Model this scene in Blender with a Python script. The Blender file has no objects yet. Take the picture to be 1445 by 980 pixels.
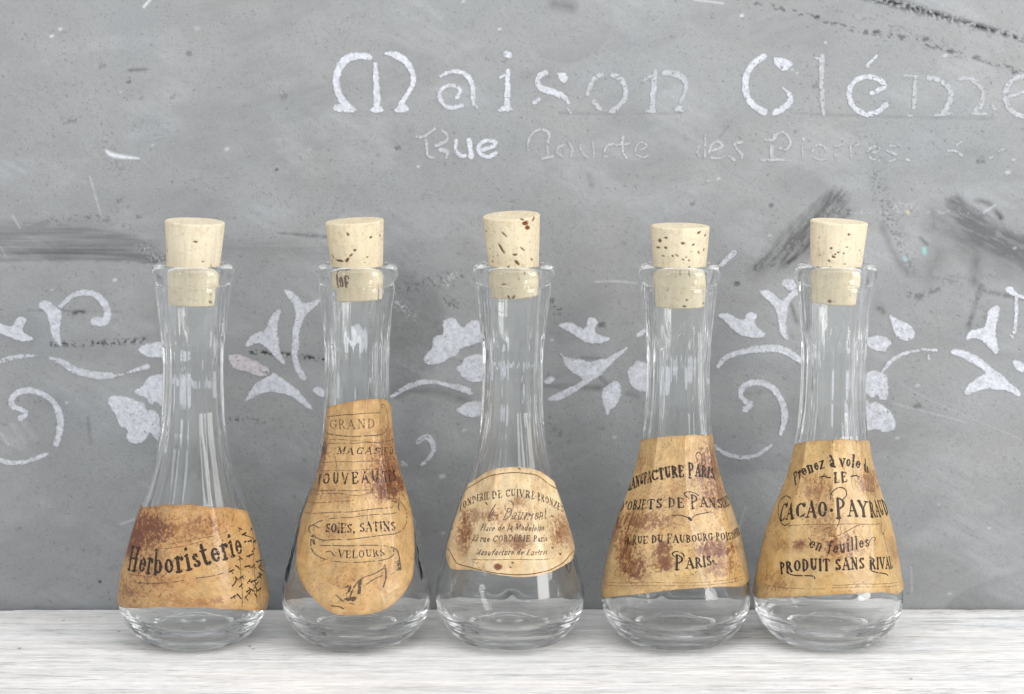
import bpy, math, random
import numpy as np
from mathutils import Vector, Matrix

# ------------------------------------------------------------------ camera, world, lights, exposure
SC = bpy.context.scene
COL = SC.collection
W0, H0 = 1445.0, 980.0
FPX = 3440.0                      # focal length in photo pixels
PITCH = math.atan(0.1)
CAM_D, CAM_Z = 1.129, 0.3225
SHIFT = (-63 - 490 + FPX * 0.1) / W0
WALL_Y = 0.0553

cam_d = bpy.data.cameras.new('camera'); cam = bpy.data.objects.new('camera', cam_d); COL.objects.link(cam)
cam.location = (0, -CAM_D, CAM_Z)
cam.rotation_euler = (math.pi / 2 - PITCH, 0, 0)
cam_d.sensor_width = 36; cam_d.sensor_fit = 'HORIZONTAL'
cam_d.lens = FPX / W0 * 36
cam_d.shift_y = SHIFT
cam_d.clip_start = 0.02; cam_d.clip_end = 50
SC.camera = cam

world = bpy.data.worlds.new('World'); SC.world = world; world.use_nodes = True
wb = world.node_tree.nodes['Background']
wb.inputs[0].default_value = (0.955, 0.97, 1.0, 1); wb.inputs[1].default_value = 0.78

def area(name, loc, target, sx, sy, watts, col):
    d = bpy.data.lights.new(name, 'AREA'); d.shape = 'RECTANGLE'; d.size = sx; d.size_y = sy
    d.energy = watts; d.color = col
    o = bpy.data.objects.new(name, d); COL.objects.link(o)
    o.location = loc
    o.rotation_euler = (Vector(target) - Vector(loc)).to_track_quat('-Z', 'Y').to_euler()
    return o
# the windows of the room: a large one front right, a narrower one front left; plus an added, unseen overhead softbox to brighten the upper wall
area('window_right', (1.28, -0.92, 0.58), (0, 0, 0.08), 0.58, 1.10, 12.5, (1.0, 0.985, 0.96))
area('window_left', (-0.95, -1.35, 0.85), (0, 0, 0.10), 0.22, 0.70, 1.8, (0.95, 0.975, 1.0))
area('overhead_softbox', (0.12, -0.40, 0.85), (0.05, 0.02, 0.10), 1.0, 0.45, 3.5, (0.99, 0.99, 1.0))

SC.view_settings.view_transform = 'Standard'; SC.view_settings.look = 'None'
SC.view_settings.exposure = 0.0; SC.view_settings.gamma = 1.0
SC.render.engine = 'CYCLES'
cy = SC.cycles
cy.max_bounces = 48; cy.transmission_bounces = 48; cy.glossy_bounces = 24; cy.diffuse_bounces = 5
cy.transparent_max_bounces = 12
cy.caustics_refractive = True; cy.caustics_reflective = True; cy.blur_glossy = 0.3
cy.sample_clamp_indirect = 0.0
cy.use_denoising = True

# ------------------------------------------------------------------ projection helpers (photo pixels <-> world)
CP, SP = math.cos(PITCH), math.sin(PITCH)
def ray(px, py):
    """world direction(s) of the viewing ray through photo pixel(s)"""
    px = np.asarray(px, float); py = np.asarray(py, float)
    u = (px - W0 / 2) / FPX
    v = -(py - H0 / 2 - SHIFT * W0) / FPX
    return np.stack([u, CP + v * SP, -SP + v * CP], -1)
def project(P):
    P = np.asarray(P, float)
    x = P[..., 0]; y = P[..., 1] + CAM_D; z = P[..., 2] - CAM_Z
    d = y * CP - z * SP; v = y * SP + z * CP
    return W0 / 2 + FPX * x / d, H0 / 2 + SHIFT * W0 - FPX * v / d
CAM = np.array([0, -CAM_D, CAM_Z])
def on_wall(px, py, off=0.0):
    d = ray(px, py); t = (WALL_Y + CAM_D) / d[..., 1]
    P = CAM + d * t[..., None]
    P[..., 1] -= off
    return P
def on_table(px, py):
    d = ray(px, py); t = -CAM_Z / d[..., 2]
    return CAM + d * t[..., None]
def axis_z(py):
    """height on the plane y = 0 seen at photo row py"""
    d = ray(W0 / 2, py); return CAM_Z + d[2] * CAM_D / d[1]
def axis_scale(z):
    return (CAM_D * CP + (CAM_Z - z) * SP) / FPX        # metres per photo pixel there

# ------------------------------------------------------------------ noise
_rng = np.random.RandomState(7)
_T = _rng.rand(256, 256)
def vnoise(x, y, s=0):
    x = np.asarray(x, float) + s * 37.3; y = np.asarray(y, float) + s * 91.7
    xi = np.floor(x).astype(int); yi = np.floor(y).astype(int)
    fx = x - xi; fy = y - yi
    fx = fx * fx * (3 - 2 * fx); fy = fy * fy * (3 - 2 * fy)
    a = _T[xi & 255, yi & 255]; b = _T[(xi + 1) & 255, yi & 255]
    c = _T[xi & 255, (yi + 1) & 255]; d = _T[(xi + 1) & 255, (yi + 1) & 255]
    return (a * (1 - fx) + b * fx) * (1 - fy) + (c * (1 - fx) + d * fx) * fy
def fbm(x, y, s=0, o=4, g=0.5):
    t = 0; a = 1; n = 0
    for k in range(o):
        ca, sa = math.cos(k * 0.9 + .3), math.sin(k * 0.9 + .3)
        t = t + a * vnoise((x * ca - y * sa) * 2 ** k, (x * sa + y * ca) * 2 ** k, s + k * 3)
        n += a; a *= g
    return t / n
def sstep(a, b, x):
    t = np.clip((x - a) / (b - a), 0, 1); return t * t * (3 - 2 * t)

# ------------------------------------------------------------------ shapes -> field -> mesh
def chaikin(P, n=2, closed=False):
    P = np.asarray(P, float)
    for _ in range(n):
        Q = np.roll(P, -1, 0) if closed else P[1:]
        A = P if closed else P[:-1]
        R = np.empty((2 * len(A), P.shape[1])); R[0::2] = A * .75 + Q * .25; R[1::2] = A * .25 + Q * .75
        P = R if closed else np.vstack([P[:1], R, P[-1:]])
    return P
def stroke(pts, w, smooth=2):
    """polyline with one full width, or one per point"""
    P = np.asarray(pts, float)
    w = np.full(len(P), float(w)) if np.isscalar(w) else np.interp(np.linspace(0, 1, len(P)), np.linspace(0, 1, len(w)), w)
    Q = np.column_stack([P, w])
    if smooth and len(Q) > 2: Q = chaikin(Q, smooth)
    return ('s', Q)
def poly(pts, smooth=2):
    return ('p', chaikin(pts, smooth, True) if smooth else np.asarray(pts, float))
def add_field(F, X, Y, shp):
    """F is max-combined with the signed inside distance of the shape; X, Y are 1-D axes"""
    k, Q = shp[0], shp[1]
    m = 3.0 + (Q[:, 2].max() if k == 's' else 0)
    i0, i1 = np.searchsorted(X, [Q[:, 0].min() - m, Q[:, 0].max() + m])
    j0, j1 = np.searchsorted(Y, [Q[:, 1].min() - m, Q[:, 1].max() + m])
    if i1 <= i0 or j1 <= j0: return
    gx, gy = np.meshgrid(X[i0:i1], Y[j0:j1])
    S = np.full(gx.shape, -1e3)
    if k == 's':
        if len(Q) == 1: Q = np.vstack([Q, Q + [1e-3, 0, 0]])
        for a, b in zip(Q[:-1], Q[1:]):
            dx, dy = b[0] - a[0], b[1] - a[1]; L = dx * dx + dy * dy + 1e-9
            t = np.clip(((gx - a[0]) * dx + (gy - a[1]) * dy) / L, 0, 1)
            S = np.maximum(S, (a[2] + (b[2] - a[2]) * t) / 2 - np.hypot(gx - a[0] - t * dx, gy - a[1] - t * dy))
    else:
        ins = np.zeros(gx.shape, bool); D = np.full(gx.shape, 1e3)
        for a, b in zip(Q, np.roll(Q, -1, 0)):
            dx, dy = b[0] - a[0], b[1] - a[1]; L = dx * dx + dy * dy + 1e-9
            t = np.clip(((gx - a[0]) * dx + (gy - a[1]) * dy) / L, 0, 1)
            D = np.minimum(D, np.hypot(gx - a[0] - t * dx, gy - a[1] - t * dy))
            if a[1] != b[1]:
                c = ((a[1] > gy) != (b[1] > gy)) & (gx < (b[0] - a[0]) * (gy - a[1]) / (b[1] - a[1]) + a[0])
                ins ^= c
        S = np.where(ins, D, -D)
    F[j0:j1, i0:i1] = np.maximum(F[j0:j1, i0:i1], S)
def bounds(shapes, m):
    A = np.vstack([s[1][:, :2] for s in shapes]); w = max([s[1][:, 2].max() if s[0] == 's' else 0 for s in shapes])
    return A[:, 0].min() - m - w, A[:, 0].max() + m + w, A[:, 1].min() - m - w, A[:, 1].max() + m + w

def contour(F, X, Y):
    """marching triangles: F[j, i] > 0 is inside. -> verts (n,2), tris, quads, boundary segments"""
    ny, nx = F.shape
    idx = np.arange(nx * ny).reshape(ny, nx); f = F.ravel()
    a = idx[:-1, :-1].ravel(); b = idx[:-1, 1:].ravel(); c = idx[1:, 1:].ravel(); d = idx[1:, :-1].ravel()
    T = np.vstack([np.column_stack([a, b, c]), np.column_stack([a, c, d])])
    ins = f[T] > 0; n = ins.sum(1)
    full = T[n == 3]
    one, i1 = T[n == 1], ins[n == 1]
    two, i2 = T[n == 2], ins[n == 2]
    def roll(t, k):
        r = np.arange(len(t)); return np.column_stack([t[r, k], t[r, (k + 1) % 3], t[r, (k + 2) % 3]])
    one = roll(one, i1.argmax(1)) if len(one) else one.reshape(0, 3)
    two = roll(two, (~i2).argmax(1)) if len(two) else two.reshape(0, 3)
    N = nx * ny
    def key(p, q): return np.minimum(p, q).astype(np.int64) * N + np.maximum(p, q)
    k1 = key(one[:, 0], one[:, 1]); k2 = key(one[:, 0], one[:, 2])
    k3 = key(two[:, 0], two[:, 1]); k4 = key(two[:, 0], two[:, 2])
    allk = np.concatenate([k1, k2, k3, k4]); uk, inv = np.unique(allk, return_inverse=True)
    gx, gy = np.meshgrid(X, Y); G = np.column_stack([gx.ravel(), gy.ravel()])
    p, q = uk // N, uk % N
    t = np.clip(f[p] / (f[p] - f[q]), .06, .94)[:, None]
    E = G[p] * (1 - t) + G[q] * t
    used = np.unique(np.concatenate([full.ravel(), one[:, 0], two[:, 1], two[:, 2]])) if len(full) + len(one) + len(two) else np.array([], int)
    m = -np.ones(N, int); m[used] = np.arange(len(used)); U = len(used)
    o = np.cumsum([0, len(k1), len(k2), len(k3), len(k4)])
    e1, e2, e3, e4 = [inv[o[i]:o[i + 1]] + U for i in range(4)]
    tris = np.vstack([m[full], np.column_stack([m[one[:, 0]], e1, e2])])
    quads = np.column_stack([e3, m[two[:, 1]], m[two[:, 2]], e4])
    seg = np.vstack([np.column_stack([e1, e2]), np.column_stack([e4, e3])])
    return np.vstack([G[used], E]), tris, quads, seg

def mesh_np(name, V, groups, mat=None, parent=None, smooth=True, cols=None, attrs=None):
    me = bpy.data.meshes.new(name)
    V = np.asarray(V, np.float32); me.vertices.add(len(V)); me.vertices.foreach_set('co', V.ravel())
    groups = [np.asarray(g, np.int32) for g in groups if len(g)]
    li = np.concatenate([g.ravel() for g in groups]); sizes = np.concatenate([np.full(len(g), g.shape[1]) for g in groups])
    st = np.concatenate([[0], np.cumsum(sizes)[:-1]])
    me.loops.add(len(li)); me.loops.foreach_set('vertex_index', li)
    me.polygons.add(len(sizes)); me.polygons.foreach_set('loop_start', st.astype(np.int32))
    me.polygons.foreach_set('use_smooth', np.full(len(sizes), smooth))
    me.update(calc_edges=True)
    if cols is not None:
        c = me.color_attributes.new('Col', 'FLOAT_COLOR', 'POINT')
        rgba = np.ones((len(V), 4), np.float32); rgba[:, :3] = cols; c.data.foreach_set('color', rgba.ravel())
    for k, v in (attrs or {}).items():
        at = me.attributes.new(k, 'FLOAT', 'POINT'); at.data.foreach_set('value', np.asarray(v, np.float32))
    o = bpy.data.objects.new(name, me); COL.objects.link(o)
    if mat: me.materials.append(mat)
    if parent: o.parent = parent
    return o
def relief_mesh(name, V2, tris, quads, seg, top, bottom, mat, parent, cols=None):
    """flat contour lifted to 3-D by top(V2), with a skirt down to bottom(V2)"""
    P = top(V2)
    if len(seg):
        b = np.unique(seg); m = -np.ones(len(V2), int); m[b] = len(V2) + np.arange(len(b))
        P = np.vstack([P, bottom(V2[b])])
        sk = np.column_stack([seg[:, 0], seg[:, 1], m[seg[:, 1]], m[seg[:, 0]]])
        if cols is not None: cols = np.vstack([cols, cols[b]])
        q = np.vstack([quads, sk])
    else: q = quads
    return mesh_np(name, P, [tris, q], mat, parent, smooth=False, cols=cols)

def tag(o, label=None, cat=None, group=None, kind=None):
    for k, v in (('label', label), ('category', cat), ('group', group), ('kind', kind)):
        if v: o[k] = v
    return o

# ------------------------------------------------------------------ a small engraved-style letter set drawn as strokes
GL = {}
def glyphs(txt):
    for line in txt.strip().splitlines():
        ch, w, rest = line.strip().split(' ', 2)
        items = []
        for it in rest.split(';'):
            t = it.split()
            if not t: continue
            if t[0] in 'Tt': items.append((t[0], [tuple(float(v) for v in p.split(',')) for p in t[1:]]))
            elif t[0] in 'SD': items.append((t[0], tuple(float(v) for v in t[1].split(','))))
            else: items.append((t[0], [float(v) for v in t[1].split(',')]))
        GL[ch] = (float(w), items)
glyphs("""
A .86 t .1,0 .42,1; T .42,1 .74,0; t .21,.34 .63,.34; S .1,0; S .74,0
B .74 T .18,0 .18,1; A .34,.76,.24,.24,-90,90; A .36,.26,.28,.26,-90,90; t .1,1 .34,1; t .18,.52 .36,.52; t .1,0 .36,0
C .78 A .42,.5,.33,.5,55,305; T .7,.78 .7,.92; t .7,.1 .71,.24
D .8 T .18,0 .18,1; A .34,.5,.36,.5,-90,90; t .1,1 .34,1; t .1,0 .34,0
E .7 T .18,0 .18,1; t .1,1 .6,1 .6,.8; t .18,.52 .46,.52 .46,.62; t .1,0 .62,0 .62,.2
F .66 T .18,0 .18,1; t .1,1 .6,1 .6,.8; t .18,.52 .46,.52 .46,.62; S .18,0
G .84 A .42,.5,.33,.5,55,305; T .7,.78 .7,.92; T .68,.06 .68,.4; S .68,.42
H .86 T .2,0 .2,1; T .66,0 .66,1; t .2,.52 .66,.52; S .2,0; S .2,1; S .66,0; S .66,1
I .36 T .18,0 .18,1; S .18,0; S .18,1
J .5 T .32,1 .32,.2 .24,.03 .1,.04; S .32,1; D .1,.12
L .66 T .18,0 .18,1; S .18,1; t .1,0 .6,0 .6,.22
M 1.0 t .18,0 .18,1; T .18,1 .5,.08; t .5,.08 .82,1; T .82,1 .82,0; S .18,0; S .82,0; S .14,1; S .86,1
N .86 t .18,0 .18,1; T .18,1 .68,.02; t .68,0 .68,1; S .18,0; S .68,1; S .14,1
O .82 A .41,.5,.33,.5,0,360
P .7 T .18,0 .18,1; A .34,.74,.27,.26,-90,90; t .1,1 .34,1; t .18,.48 .34,.48; S .18,0
R .8 T .18,0 .18,1; A .34,.75,.26,.25,-90,90; t .1,1 .34,1; t .18,.5 .34,.5; T .4,.5 .64,.04; t .64,.04 .76,.04; S .18,0
S .66 A .33,.75,.23,.25,30,270; A .33,.25,.25,.25,-150,90; t .54,.84 .56,.98; t .1,.02 .1,.2
T .74 T .37,0 .37,1; t .06,.8 .06,1 .68,1 .68,.8; S .37,0
U .84 T .2,1 .2,.32; A .42,.3,.23,.3,180,360; t .65,.3 .65,1; S .2,1; S .65,1
V .84 T .1,1 .42,0; t .42,0 .74,1; S .1,1; S .74,1
Y .82 T .1,1 .4,.48; t .4,.48 .72,1; T .4,.48 .4,0; S .1,1; S .72,1; S .4,0
Z .7 t .1,.8 .12,1 .6,1; T .6,1 .1,0; t .1,0 .6,0 .62,.22
0 .66 A .33,.5,.25,.5,0,360
1 .44 T .24,0 .24,1; t .1,.84 .24,1; S .24,0
2 .62 t .1,.74 .16,.94 .32,1 .5,.9 .5,.7; T .5,.7 .1,.04; t .1,.02 .56,.02 .56,.2
a .56 t .1,.5 .22,.62 .38,.6; T .4,.58 .4,.06 .52,.02; A .26,.2,.16,.18,60,330
b .6 T .16,0 .16,1; t .04,1 .16,1; A .32,.31,.2,.3,-160,160
c .5 A .28,.31,.19,.31,60,310; D .42,.5
d .62 T .46,0 .46,1; t .34,1 .46,1; A .28,.31,.2,.3,20,340; S .48,0
e .54 A .28,.31,.2,.31,0,320; t .1,.34 .46,.34
f .4 T .18,0 .18,.8 .24,.96 .38,.94; t .04,.6 .36,.6; S .18,0
g .6 A .27,.33,.19,.28,0,360; T .46,.62 .46,-.1 .36,-.28 .14,-.24
h .64 T .16,0 .16,1; t .04,1 .16,1; t .16,.5 .3,.62 .42,.58; T .46,.5 .46,0; S .16,0; S .46,0
i .34 T .17,0 .17,.62; t .05,.6 .17,.62; D .17,.88; S .17,0
j .34 T .2,.62 .2,-.2 .06,-.26; D .2,.88
l .34 T .17,0 .17,1; t .05,1 .17,1; S .17,0
m .96 T .16,0 .16,.62; t .04,.6 .16,.62; t .16,.5 .3,.62 .42,.58; T .46,.5 .46,0; t .46,.5 .6,.62 .72,.58; T .76,.5 .76,0; S .16,0; S .46,0; S .76,0
n .64 T .16,0 .16,.62; t .04,.6 .16,.62; t .16,.5 .3,.62 .42,.58; T .46,.5 .46,0; S .16,0; S .46,0
o .56 A .28,.31,.2,.31,0,360
p .6 T .16,-.34 .16,.62; t .04,.6 .16,.62; A .32,.31,.2,.3,-160,160; S .16,-.34
r .46 T .16,0 .16,.62; t .04,.6 .16,.62; t .16,.46 .28,.62 .38,.6; D .38,.52; S .16,0
s .46 A .23,.46,.14,.15,20,270; A .23,.16,.16,.15,-160,90
t .4 T .16,.86 .16,.12 .24,.01 .36,.06; t .04,.62 .34,.62
u .64 T .16,.62 .16,.14 .24,.01 .36,.04 .46,.14; T .46,.62 .46,0; t .04,.6 .16,.62; t .34,.6 .46,.62; S .48,0
v .56 T .06,.62 .27,0; t .27,0 .48,.62; S .06,.62; S .48,.62
z .5 t .06,.6 .42,.6; T .42,.6 .06,.02; t .06,.02 .44,.02
à .56 t .1,.5 .22,.62 .38,.6; T .4,.58 .4,.06 .52,.02; A .26,.2,.16,.18,60,330; T .18,.96 .32,.76
- .4 t .06,.4 .34,.4
. .26 D .12,.05
, .26 D .12,.05; t .14,.04 .08,-.14
' .24 T .12,1 .1,.78
· .4 D .2,.45
""")
def text_shapes(text, H, T=.16, t=.055, wx=1.0, track=.06, slant=0.0, serif=.15, big=None, bigk=1.35):
    """strokes of one line in px units (y up), start at x = 0 -> shapes, list of pen positions"""
    out = []; x = 0.0; pens = [0.0]
    for n, ch in enumerate(text):
        if ch == ' ': x += .42 * H * wx; pens.append(x); continue
        w, items = GL[ch]
        k = H * (bigk if big and n in big else 1.0); y0 = -(k - H) * .35
        def M(p, x=x, k=k, y0=y0):
            return (x + (p[0] * wx + p[1] * slant) * k, y0 + p[1] * k)
        for it in items:
            if it[0] in 'Tt': out.append(stroke([M(p) for p in it[1]], (T if it[0] == 'T' else t) * H, 1))
            elif it[0] == 'A':
                cx, cy_, rx, ry, a0, a1 = it[1]; rx -= T * .3; ry -= t * .5
                A = np.radians(np.linspace(a0, a1, max(5, int(abs(a1 - a0) / 20))))
                P = [M((cx + rx * math.cos(v), cy_ + ry * math.sin(v))) for v in A]
                out.append(stroke(P, [(t + (T - t) * abs(math.cos(v)) ** 1.5) * H for v in A], 0))
            elif it[0] == 'S' and serif > 0:
                px, py = it[1]; out.append(stroke([M((px - serif / wx ** .5, py)), M((px + serif / wx ** .5, py))], t * 1.15 * H, 0))
            elif it[0] == 'D': out.append(stroke([M(it[1])], T * 1.15 * H, 0))
        x += (w * wx + track) * k
        pens.append(x)
    return out, pens
# ------------------------------------------------------------------ materials
def new_mat(name):
    m = bpy.data.materials.new(name); m.use_nodes = True
    nt = m.node_tree; return m, nt, nt.nodes['Principled BSDF']
def N(nt, kind, **kw):
    n = nt.nodes.new(kind)
    for k, v in kw.items():
        if k in n.inputs: n.inputs[k].default_value = v
        else: setattr(n, k, v)
    return n
def noise_bump(nt, bsdf, scale, strength, dist, detail=6, stretch=None):
    tc = N(nt, 'ShaderNodeTexCoord'); vec = tc.outputs['Object']
    if stretch:
        mp = N(nt, 'ShaderNodeMapping'); mp.inputs['Scale'].default_value = stretch
        nt.links.new(vec, mp.inputs[0]); vec = mp.outputs[0]
    no = N(nt, 'ShaderNodeTexNoise', Scale=scale, Detail=detail, Roughness=0.62)
    nt.links.new(vec, no.inputs['Vector'])
    bu = N(nt, 'ShaderNodeBump', Strength=strength, Distance=dist)
    nt.links.new(no.outputs['Fac'], bu.inputs['Height']); nt.links.new(bu.outputs[0], bsdf.inputs['Normal'])
    return no
def col_mat(name, rough, tint=None, nscale=900, namp=0.12, bump=(900, .3, .0003), spec=.3, stretch=None):
    """base colour from the painted 'Col' attribute (or one tint), broken up by fine grain"""
    m, nt, b = new_mat(name)
    no = noise_bump(nt, b, bump[0], bump[1], bump[2], stretch=stretch)
    mr = N(nt, 'ShaderNodeMapRange'); mr.inputs[1].default_value = .3; mr.inputs[2].default_value = .7
    mr.inputs[3].default_value = 1 - namp; mr.inputs[4].default_value = 1 + namp
    n2 = N(nt, 'ShaderNodeTexNoise', Scale=nscale, Detail=5, Roughness=.7)
    nt.links.new(no.inputs['Vector'].links[0].from_socket, n2.inputs['Vector'])
    nt.links.new(n2.outputs['Fac'], mr.inputs[0])
    mix = N(nt, 'ShaderNodeVectorMath', operation='SCALE')
    if tint is None:
        at = N(nt, 'ShaderNodeVertexColor', layer_name='Col'); nt.links.new(at.outputs[0], mix.inputs[0])
    else: mix.inputs[0].default_value = tint
    nt.links.new(mr.outputs[0], mix.inputs['Scale']); nt.links.new(mix.outputs[0], b.inputs['Base Color'])
    b.inputs['Roughness'].default_value = rough; b.inputs['Specular IOR Level'].default_value = spec
    return m
M_WALL = col_mat('grey_painted_plaster', .82, None, 1500, .13, (900, .32, .0004), .25)
M_STENCIL = col_mat('worn_white_stencil_paint', .75, None, 650, .16, (900, .35, .0004), .25)
M_FAINT = col_mat('thin_rubbed_stencil_paint', .75, None, 650, .16, (900, .35, .0004), .25)
M_PINK = col_mat('worn_pinkish_stencil_paint', .75, None, 650, .12, (900, .35, .0004), .25)
PAINT = {M_STENCIL: (.67, .69, .75), M_PINK: (.66, .61, .64), M_FAINT: (.57, .59, .63)}
M_TABLE = col_mat('whitewashed_wood', .62, None, 700, .07, (520, .7, .0006), .3, stretch=(.22, 1, 1))
M_CORK = col_mat('cork', .85, None, 1500, .08, (1400, .35, .0002), .2)
M_PAPER = col_mat('varnished_old_paper', .30, None, 1300, .07, (420, .22, .0003), .6)
M_INK = col_mat('black_brown_ink', .5, (.032, .016, .010), 2000, .3, (900, .1, .0001), .4)
M_INK2 = col_mat('faded_brown_ink', .5, (.17, .085, .04), 2000, .3, (900, .1, .0001), .4)
M_INK3 = col_mat('grey_brown_ink', .5, (.11, .07, .045), 2000, .3, (900, .1, .0001), .4)
M_GLASS, nt, b = new_mat('clear_glass')
b.inputs['Base Color'].default_value = (.985, .993, .988, 1); b.inputs['Transmission Weight'].default_value = 1
b.inputs['Roughness'].default_value = .0; b.inputs['IOR'].default_value = 1.5

# ------------------------------------------------------------------ the wall
def near(px, py, pts, w):
    """0..1 soft stroke mask around a polyline, w = half widths"""
    Q = stroke(pts, [2 * v for v in w] if not np.isscalar(w) else 2 * w)[1]
    out = np.zeros(px.shape)
    m = Q[:, 2].max()
    sel = (px > Q[:, 0].min() - m) & (px < Q[:, 0].max() + m) & (py > Q[:, 1].min() - m) & (py < Q[:, 1].max() + m)
    x, y = px[sel], py[sel]; s = np.zeros(x.shape)
    for a, b in zip(Q[:-1], Q[1:]):
        dx, dy = b[0] - a[0], b[1] - a[1]; L = dx * dx + dy * dy + 1e-9
        t = np.clip(((x - a[0]) * dx + (y - a[1]) * dy) / L, 0, 1)
        h = (a[2] + (b[2] - a[2]) * t) / 2 + 1e-6
        s = np.maximum(s, 1 - np.hypot(x - a[0] - t * dx, y - a[1] - t * dy) / h)
    out[sel] = np.clip(s, 0, 1); return out
def wall_fields(px, py):
    """darkness, lightness and relief (m) of the plaster at wall position px, py"""
    n1 = fbm(px / 9, py / 9, 1); n2 = fbm(px / 3.2, py / 3.2, 2); n3 = fbm(px / 60, py / 45, 3); nf = fbm(px / 1.9, py / 1.9, 8, 2)
    hs = fbm(px / 70, py / 2.6, 4, 3)                      # horizontal brush streaks
    def rot(a, sx, sy, s):
        c, d = math.cos(a), math.sin(a); return fbm((px * c + py * d) / sx, (-px * d + py * c) / sy, s, 3)
    dk = np.zeros(px.shape); lt = np.zeros(px.shape)
    def D(m, k): np.maximum(dk, m * k, out=dk)
    # long brush smear left
    m = near(px, py, [(-80, 345), (60, 343), (130, 344), (190, 352), (228, 366)], [30, 30, 27, 21, 10])
    D(sstep(.02, .22, m + .28 * (n1 - .5)) * (.7 + .6 * hs), .29); dk += sstep(.05, .3, m) * .22 * (hs - .45)
    m = near(px, py, [(-80, 356), (60, 355), (120, 355), (180, 357), (222, 369)], [12, 10, 9, 12, 8])
    D(sstep(.0, .8, m) * (.55 + .8 * hs), .50)
    D(near(px, py, [(-80, 314), (40, 315), (95, 319)], 5) * n1 * 1.6, .34)
    D(near(px, py, [(60, 314), (110, 308), (140, 306), (170, 318), (190, 330)], 12) * sstep(.5, .68, n2), .42)
    D(near(px, py, [(318, 350), (380, 352), (470, 358)], [26, 30, 16]) * (.3 + hs), .20)
    D(near(px, py, [(392, 329), (425, 332), (464, 335)], [2, 4, 5]) * (.1 + 1.5 * n2), .5)
    D(near(px, py, [(200, 352), (232, 372)], 16) * sstep(.52, .66, n2), .5)
    # blotch between the second and third bottle
    m = near(px, py, [(556, 400), (590, 440), (575, 500), (560, 545)], [34, 58, 58, 24])
    D(sstep(.0, .42, m + .34 * (n1 - .5)), .27); dk += sstep(.1, .4, m) * .26 * (n2 - .5)
    D(near(px, py, [(548, 415), (600, 400), (660, 388)], 22) * sstep(.54, .7, n2), .55)
    D(near(px, py, [(630, 425), (645, 432)], 12) * sstep(.45, .6, n2), .6)
    D(near(px, py, [(530, 372), (600, 384), (680, 380)], 34) * (.4 + n1), .10)
    D(near(px, py, [(575, 552), (625, 552), (672, 572)], [6, 14, 8]) * (.4 + n1), .36)
    D(near(px, py, [(590, 640), (575, 600), (605, 570)], 20) * n1 * 1.3, .15)
    # smear behind the fifth bottle's cork
    r = .6 * rot(-.85, 34, 3.4, 5) + .4 * n2; r2 = rot(-1.1, 14, 5, 15)
    m = near(px, py, [(1182, 282), (1150, 325), (1105, 360), (1070, 378)], [28, 38, 30, 12])
    D(sstep(.0, .8, m + .5 * (r2 - .5)) * sstep(.18, .60, r), .60)
    D(near(px, py, [(1174, 274), (1162, 296), (1136, 322)], [6, 11, 6]) * (.3 + r2 + .4 * n1), .56)
    D(near(px, py, [(1148, 336), (1136, 352), (1112, 371)], [5, 10, 6]) * (.4 + r2 + .3 * n1), .66)
    D(near(px, py, [(1196, 300), (1188, 312)], 10) * n1 * 2, .6)
    # scratched and smeared patches right
    D(near(px, py, [(1236, 250), (1250, 300), (1268, 350), (1285, 380)], [16, 24, 26, 14]) * sstep(.48, .66, n2), .40)
    D(near(px, py, [(1245, 320), (1262, 362), (1282, 388)], 9) * (.3 + n1), .42)
    D(near(px, py, [(1318, 300), (1316, 332)], 13) * (.4 + n1), .34)
    D(near(px, py, [(1299, 336), (1308, 345)], 5) * 1.0, .5)
    r = .55 * rot(.45, 38, 3.8, 6) + .45 * n1; r2 = rot(.9, 16, 6, 16)
    m = near(px, py, [(1350, 290), (1378, 320), (1402, 338), (1460, 360)], [22, 36, 34, 42])
    D(sstep(.0, .7, m + .5 * (r2 - .5)) * sstep(.15, .58, r), .56)
    D(near(px, py, [(1374, 330), (1380, 360), (1376, 396)], [20, 22, 14]) * (.4 + n1), .44)
    D(near(px, py, [(1376, 284), (1396, 286), (1412, 308)], 8) * n1 * 1.7, .6)
    D(near(px, py, [(1290, 385), (1340, 398), (1400, 392), (1450, 380)], [12, 16, 14, 10]) * sstep(.4, .62, n2), .32)
    D(near(px, py, [(1384, 404), (1374, 440), (1366, 463)], [9, 5, 8]) * (.1 + 1.3 * n2), .6)
    D(near(px, py, [(1384, 410), (1412, 416), (1450, 423)], 6) * (1.5 * n2 - .1), .55)
    D(near(px, py, [(1376, 430), (1392, 450)], 14) * sstep(.52, .66, n2), .4)
    D(near(px, py, [(1284, 416), (1298, 420), (1322, 408)], 9) * sstep(.46, .6, n2), .5)
    D(near(px, py, [(1246, 440), (1240, 436)], 7) * n2 * 1.6, .5)
    # streaks at the top right
    m = near(px, py, [(1190, -12), (1260, 4), (1320, 20), (1390, 40), (1470, 64)], [9, 11, 9, 7, 6])
    D(m * sstep(.3, .62, n2) * 1.6, .62)
    D(near(px, py, [(1250, 2), (1330, 30), (1450, 52)], 10) * sstep(.5, .64, n2), .45)
    L = [(1040, -2), (1100, 12), (1150, 25), (1200, 42), (1250, 50), (1300, 58), (1340, 76), (1380, 82), (1452, 106)]
    m = near(px, py, L, 6.5)
    D(sstep(.1, .7, m) * sstep(.57, .67, fbm(px / 5.2, py / 3.4, 14, 2)), .50)
    D(near(px, py, [(1150, 5), (1240, 32), (1330, 62)], 16) * sstep(.56, .68, n2), .3)
    for x, y in ((1150, 25), (1234, 46), (1304, 56), (1338, 73), (1374, 82), (1430, 103)): D(near(px, py, [(x, y), (x + 5, y - 1)], 4.5) * (.6 + 1.2 * n2), .6)
    # round stain above "son"
    q = np.hypot(px - 798, (py - 22) * .98)
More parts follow.
